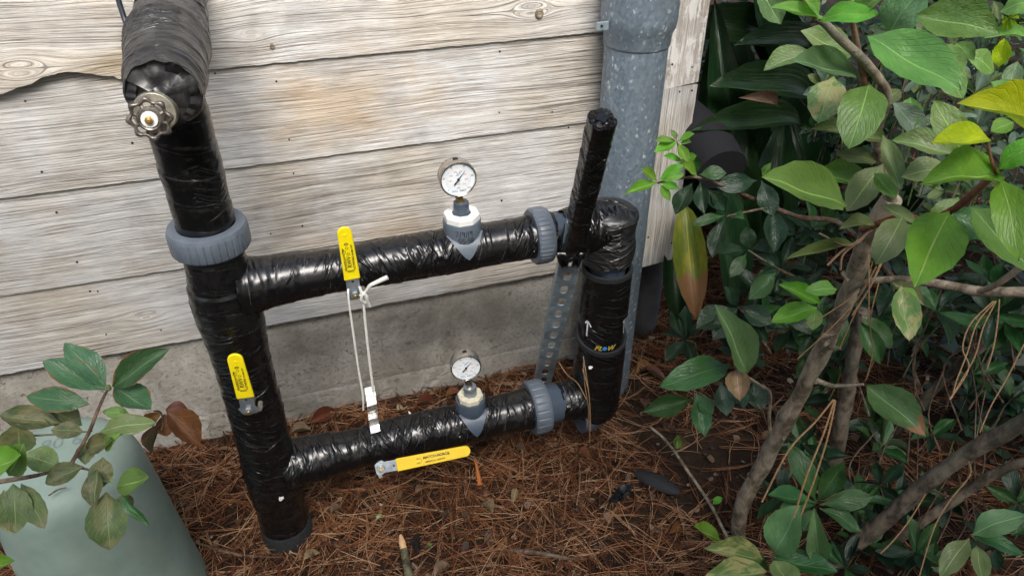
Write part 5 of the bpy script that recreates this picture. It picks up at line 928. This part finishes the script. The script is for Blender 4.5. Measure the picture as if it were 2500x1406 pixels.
# ================================================================== SMALL-LEAVED SHRUB behind, upper right
sm_ = empty('small_leaf_shrub', atz(2330, 620, 0), 'grey green small leaved shrub seen between the big leaves at the upper right', 'shrub')
random.seed(9)
fill_whorls(sm_, [(2150, 0, 2520, 200, 1.25, 1.9, 15), (2000, 120, 2260, 330, 1.6, 2.2, 8), (2230, 200, 2500, 480, 1.2, 1.7, 18), (2150, 400, 2500, 560, 1.4, 1.8, 8)], .045, ['grey', 'grey', 'dull', 'darkm'], 'small', 6, .42, (40, 80))
fill_whorls(sm_, [(1980, 150, 2500, 420, 2.0, 2.8, 16), (2200, 0, 2500, 250, 1.9, 2.6, 12)], .05, ['grey', 'darkm', 'dark'], 'small', 6, .42, (40, 80))
for k in range(26): a_ = (random.uniform(2050, 2500), random.uniform(720, 1400)); pstem(ev, [(a_[0], a_[1], 1.9), (a_[0] + random.uniform(-60, 60), a_[1] - random.uniform(60, 160), 1.85), (a_[0] + random.uniform(-110, 110), a_[1] - random.uniform(170, 330), 1.8)], (2.5, 1.5), TWIG, 'twig', 5)
for k in range(12): pstem(sm_, [(random.uniform(2150, 2480), random.uniform(250, 600), 1.9), (random.uniform(2150, 2480), random.uniform(150, 400), 1.7)], (3, 2), BARK)
# ================================================================== CAST-IRON PLANT, broad straps in the shade
asp = empty('aspidistra', atz(1850, 560, 0), 'clump of broad dark strap leaves in the shade beside the house corner', 'plant')
random.seed(14)
def strap(b, t, wd, typ='strap', var=None, nrm=None): leaf(asp, b, t, wd, typ, 'strap', nrm=nrm, var=var)
for (bx, by, tx, ty, w_, d, d2) in ((1830, 600, 1748, 60, 78, 2.5, 2.1), (1900, 560, 1710, 305, 60, 2.4, 2.05), (1950, 300, 1712, 300, 62, 2.2, 2.0), (1800, 560, 1830, 40, 90, 2.6, 2.3), (1990, 240, 1760, 190, 80, 2.3, 2.1), (1850, 620, 1745, 340, 80, 2.35, 2.1), (1880, 650, 1900, 330, 90, 2.4, 2.2), (1810, 620, 1822, 360, 66, 2.3, 2.05), (1980, 300, 1860, 60, 80, 2.5, 2.3), (1990, 500, 1930, 250, 90, 2.5, 2.3), (1950, 200, 1850, -40, 80, 2.4, 2.2), (1900, 100, 1700, 20, 80, 2.4, 2.2), (1770, 560, 1712, 130, 60, 2.6, 2.35), (1660, 790, 1640, 560, 46, 2.35, 2.3), (1990, 120, 1820, 90, 60, 2.3, 2.1), (1780, 740, 1770, 430, 70, 2.25, 2.1)): strap(atd(bx, by, d), atd(tx, ty, d2), w_ / F * d * 1.2)
for _ in range(34):
    b = atz(random.uniform(1700, 2120), random.uniform(360, 640), 0) + V((0, random.uniform(.0, .4), 0)); b.x = max(b.x, 1.35); a = random.uniform(0, 6.28); ln = random.uniform(.45, .75); t = b + V((math.cos(a) * ln * .55, math.sin(a) * ln * .45, ln * random.uniform(.5, .85))); t.x = max(t.x, 1.2)
    strap(b, t, random.uniform(.07, .10), nrm=V((math.cos(a) * -.2, -.6, .9)))
o = leaf(asp, atd(1672, 500, 2.15), atd(1700, 778, 2.12), .092, 'strapy', 'strap', roll=.1, var=0); o['label'] = 'yellowing strap leaf with a brown dead tip'
leaf(asp, atd(1900, 262, 2.0), atd(1828, 232, 1.95), .035, 'tan', 'laurel', var=0)
# backdrop hedge further off
hd = empty('far_hedge', (3.4, 4.2, 0), 'dark hedge closing the view behind the shrubs at the top right', 'hedge'); hv = []; hf = []
random.seed(3)
for i in range(5200):
    p = V((random.uniform(1.25, 5.6), random.uniform(2.9, 4.6), random.uniform(0.0, 1.7))); a, b = random.uniform(0, 6.28), random.uniform(-.6, .9); s = random.uniform(.03, .05); d = V((math.cos(a) * math.cos(b), math.sin(a) * math.cos(b), math.sin(b))); x = d.cross(V((random.uniform(-.4, .4), -.5, .8))).normalized() * s * .42; o_ = len(hv)
    hv += [p, p + d * s * .9 + x, p + d * s * 1.9, p + d * s * .9 - x]; hf.append((o_, o_ + 1, o_ + 2, o_ + 3))
o = mesh('foliage', hv, hf, L['dark'], hd, True); o['kind'] = 'stuff'
def foliage_mass(name, parent, n, box, smin, smax, mat, dens=None):
    vs_, fs = [], []
    for i in range(n):
        p = V((random.uniform(box[0], box[1]), random.uniform(box[2], box[3]), random.uniform(box[4], box[5]))); a, b = random.uniform(0, 6.28), random.uniform(-.6, .9); s = random.uniform(smin, smax); d = V((math.cos(a) * math.cos(b), math.sin(a) * math.cos(b), math.sin(b))); x = d.cross(V((random.uniform(-.5, .5), -.5, .8))).normalized() * s * .45; o_ = len(vs_)
        vs_ += [p, p + d * s * .9 + x, p + d * s * 1.9, p + d * s * .9 - x]; fs.append((o_, o_ + 1, o_ + 2, o_ + 3))
    o = mesh(name, vs_, fs, mat, parent, True); o['kind'] = 'stuff'; return o
foliage_mass('added_shade_foliage', asp, 2600, (1.22, 2.9, 1.55, 3.6, 1.30, 2.1), .05, .08, L['dark'])  # unseen leaf mass added overhead to shade the strap leaves
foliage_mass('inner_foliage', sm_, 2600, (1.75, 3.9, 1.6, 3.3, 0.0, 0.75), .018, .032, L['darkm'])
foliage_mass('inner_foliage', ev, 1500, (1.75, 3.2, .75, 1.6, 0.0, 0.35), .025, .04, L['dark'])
foliage_mass('added_shade_foliage', ev, 3400, (1.35, 2.9, .2, 1.5, 1.55, 2.3), .05, .08, L['dark'])  # second unseen leaf canopy, added to darken the lower right
oh = empty('added_shade_hedge', (0, -2.6, 0), 'tall unseen hedge added behind the camera to block low sky light', 'hedge')  # unseen hedge added to cut low sky light and dim the lower wall
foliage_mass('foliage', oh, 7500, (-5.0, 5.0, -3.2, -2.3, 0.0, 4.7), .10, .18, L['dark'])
# ================================================================== PINE NEEDLES caught on things, bare twig
NEED = simple('needle_tan', (.24, .14, .065), .5, 0, 200, .3)
def bundle(label, sets, r=1.3):
    e = empty('pine_needle_bundle', atd(*sets[0][0]), label, 'pine needles', 'pine needles caught on branches and pipes')
    for s in sets:
        P = [atd(*q) for q in s]; G().tube(P, r / F * s[0][2], 5).build('needle', NEED, e, True)
bundle('long orange pine needles draped down the right riser', [[(1424, 870, 1.60), (1432, 920, 1.60), (1440, 985, 1.62), (1442, 1050, 1.66)], [(1424, 885, 1.60), (1428, 940, 1.61), (1437, 1000, 1.63), (1434, 1040, 1.66)], [(1422, 900, 1.60), (1436, 950, 1.60), (1440, 1000, 1.62), (1440, 1080, 1.68)], [(1365, 885, 1.7), (1385, 915, 1.68), (1410, 935, 1.64), (1432, 975, 1.62)]])
bundle('pair of pine needles hanging from the twig left of the brown tipped leaf', [[(2035, 975, 1.42), (1990, 1030, 1.42), (1925, 1100, 1.42), (1860, 1225, 1.44)], [(2038, 975, 1.42), (2010, 1060, 1.42), (1970, 1160, 1.42), (1938, 1262, 1.44)], [(2040, 978, 1.42), (2020, 1070, 1.42), (1985, 1180, 1.43), (1955, 1258, 1.44)]], 2.2)
bundle('tan pine needles caught on the trunk above the horizontal branch', [[(2140, 650, 1.18), (2100, 720, 1.2), (2040, 790, 1.22), (1948, 875, 1.26)], [(2130, 640, 1.18), (2110, 700, 1.2), (2060, 740, 1.22), (1965, 800, 1.26)], [(2150, 640, 1.18), (2125, 700, 1.18), (2090, 760, 1.2), (2050, 850, 1.24)], [(2145, 690, 1.18), (2125, 780, 1.2), (2130, 860, 1.22), (2115, 925, 1.26)], [(2120, 620, 1.18), (2122, 700, 1.18), (2120, 790, 1.2)], [(2160, 625, 1.18), (2130, 690, 1.18), (2080, 770, 1.2)]], 1.6)
bundle('curved pale needles dangling below the thick horizontal branch', [[(2425, 735, 1.1), (2370, 790, 1.1), (2350, 850, 1.1), (2365, 900, 1.1), (2320, 975, 1.1)], [(2430, 735, 1.1), (2385, 790, 1.1), (2362, 860, 1.1), (2335, 930, 1.1), (2325, 970, 1.1)], [(2432, 735, 1.1), (2400, 800, 1.1), (2380, 870, 1.1), (2340, 940, 1.1), (2318, 975, 1.1)], [(2440, 730, 1.1), (2435, 790, 1.1), (2425, 850, 1.1), (2410, 900, 1.1)]], 1.6)
bundle('long thin stalks crossing the slanting stems at the lower right', [[(2500, 840, 1.3), (2460, 920, 1.3), (2420, 990, 1.3), (2392, 1055, 1.3)], [(2365, 1125, 1.4), (2368, 1160, 1.4), (2320, 1220, 1.4), (2280, 1290, 1.4), (2240, 1420, 1.4)], [(2260, 1205, 1.45), (2220, 1270, 1.45), (2180, 1320, 1.45), (2150, 1350, 1.45)]], 1.6)
bundle('reddish dead needles tangled at the fork of the trunk', [[(2100, 590, 1.16), (2060, 610, 1.16), (2020, 648, 1.16)], [(2110, 580, 1.16), (2060, 620, 1.16), (2052, 660, 1.16)], [(2130, 560, 1.16), (2070, 600, 1.15), (2000, 570, 1.15)]], 3)
tw = [(1588, 1042, 2.17), (1630, 1080, 2.13), (1690, 1165, 2.05), (1740, 1240, 1.98), (1778, 1318, 1.90)]
t_o = empty('bare_twig', atd(*tw[-1]), 'thin bare twig slanting across the soil left of the trunk', 'twig'); pstem(t_o, tw, (3, 4.5), BARK, 'twig', 8, .2); pleaf(t_o, 1738, 1232, 1758, 1214, 16, 'bright', 1.96, 1.94, 'small')
t_2 = empty('leaf_on_straw', atd(1655, 1080, 2.08), 'small green leaf with brown rim lying beside the bare twig', 'leaf'); pleaf(t_2, 1652, 1095, 1655, 1048, 26, 'pink', 2.08, 2.06); pleaf(t_2, 1653, 1096, 1655, 1062, 18, 'light', 2.07, 2.05)
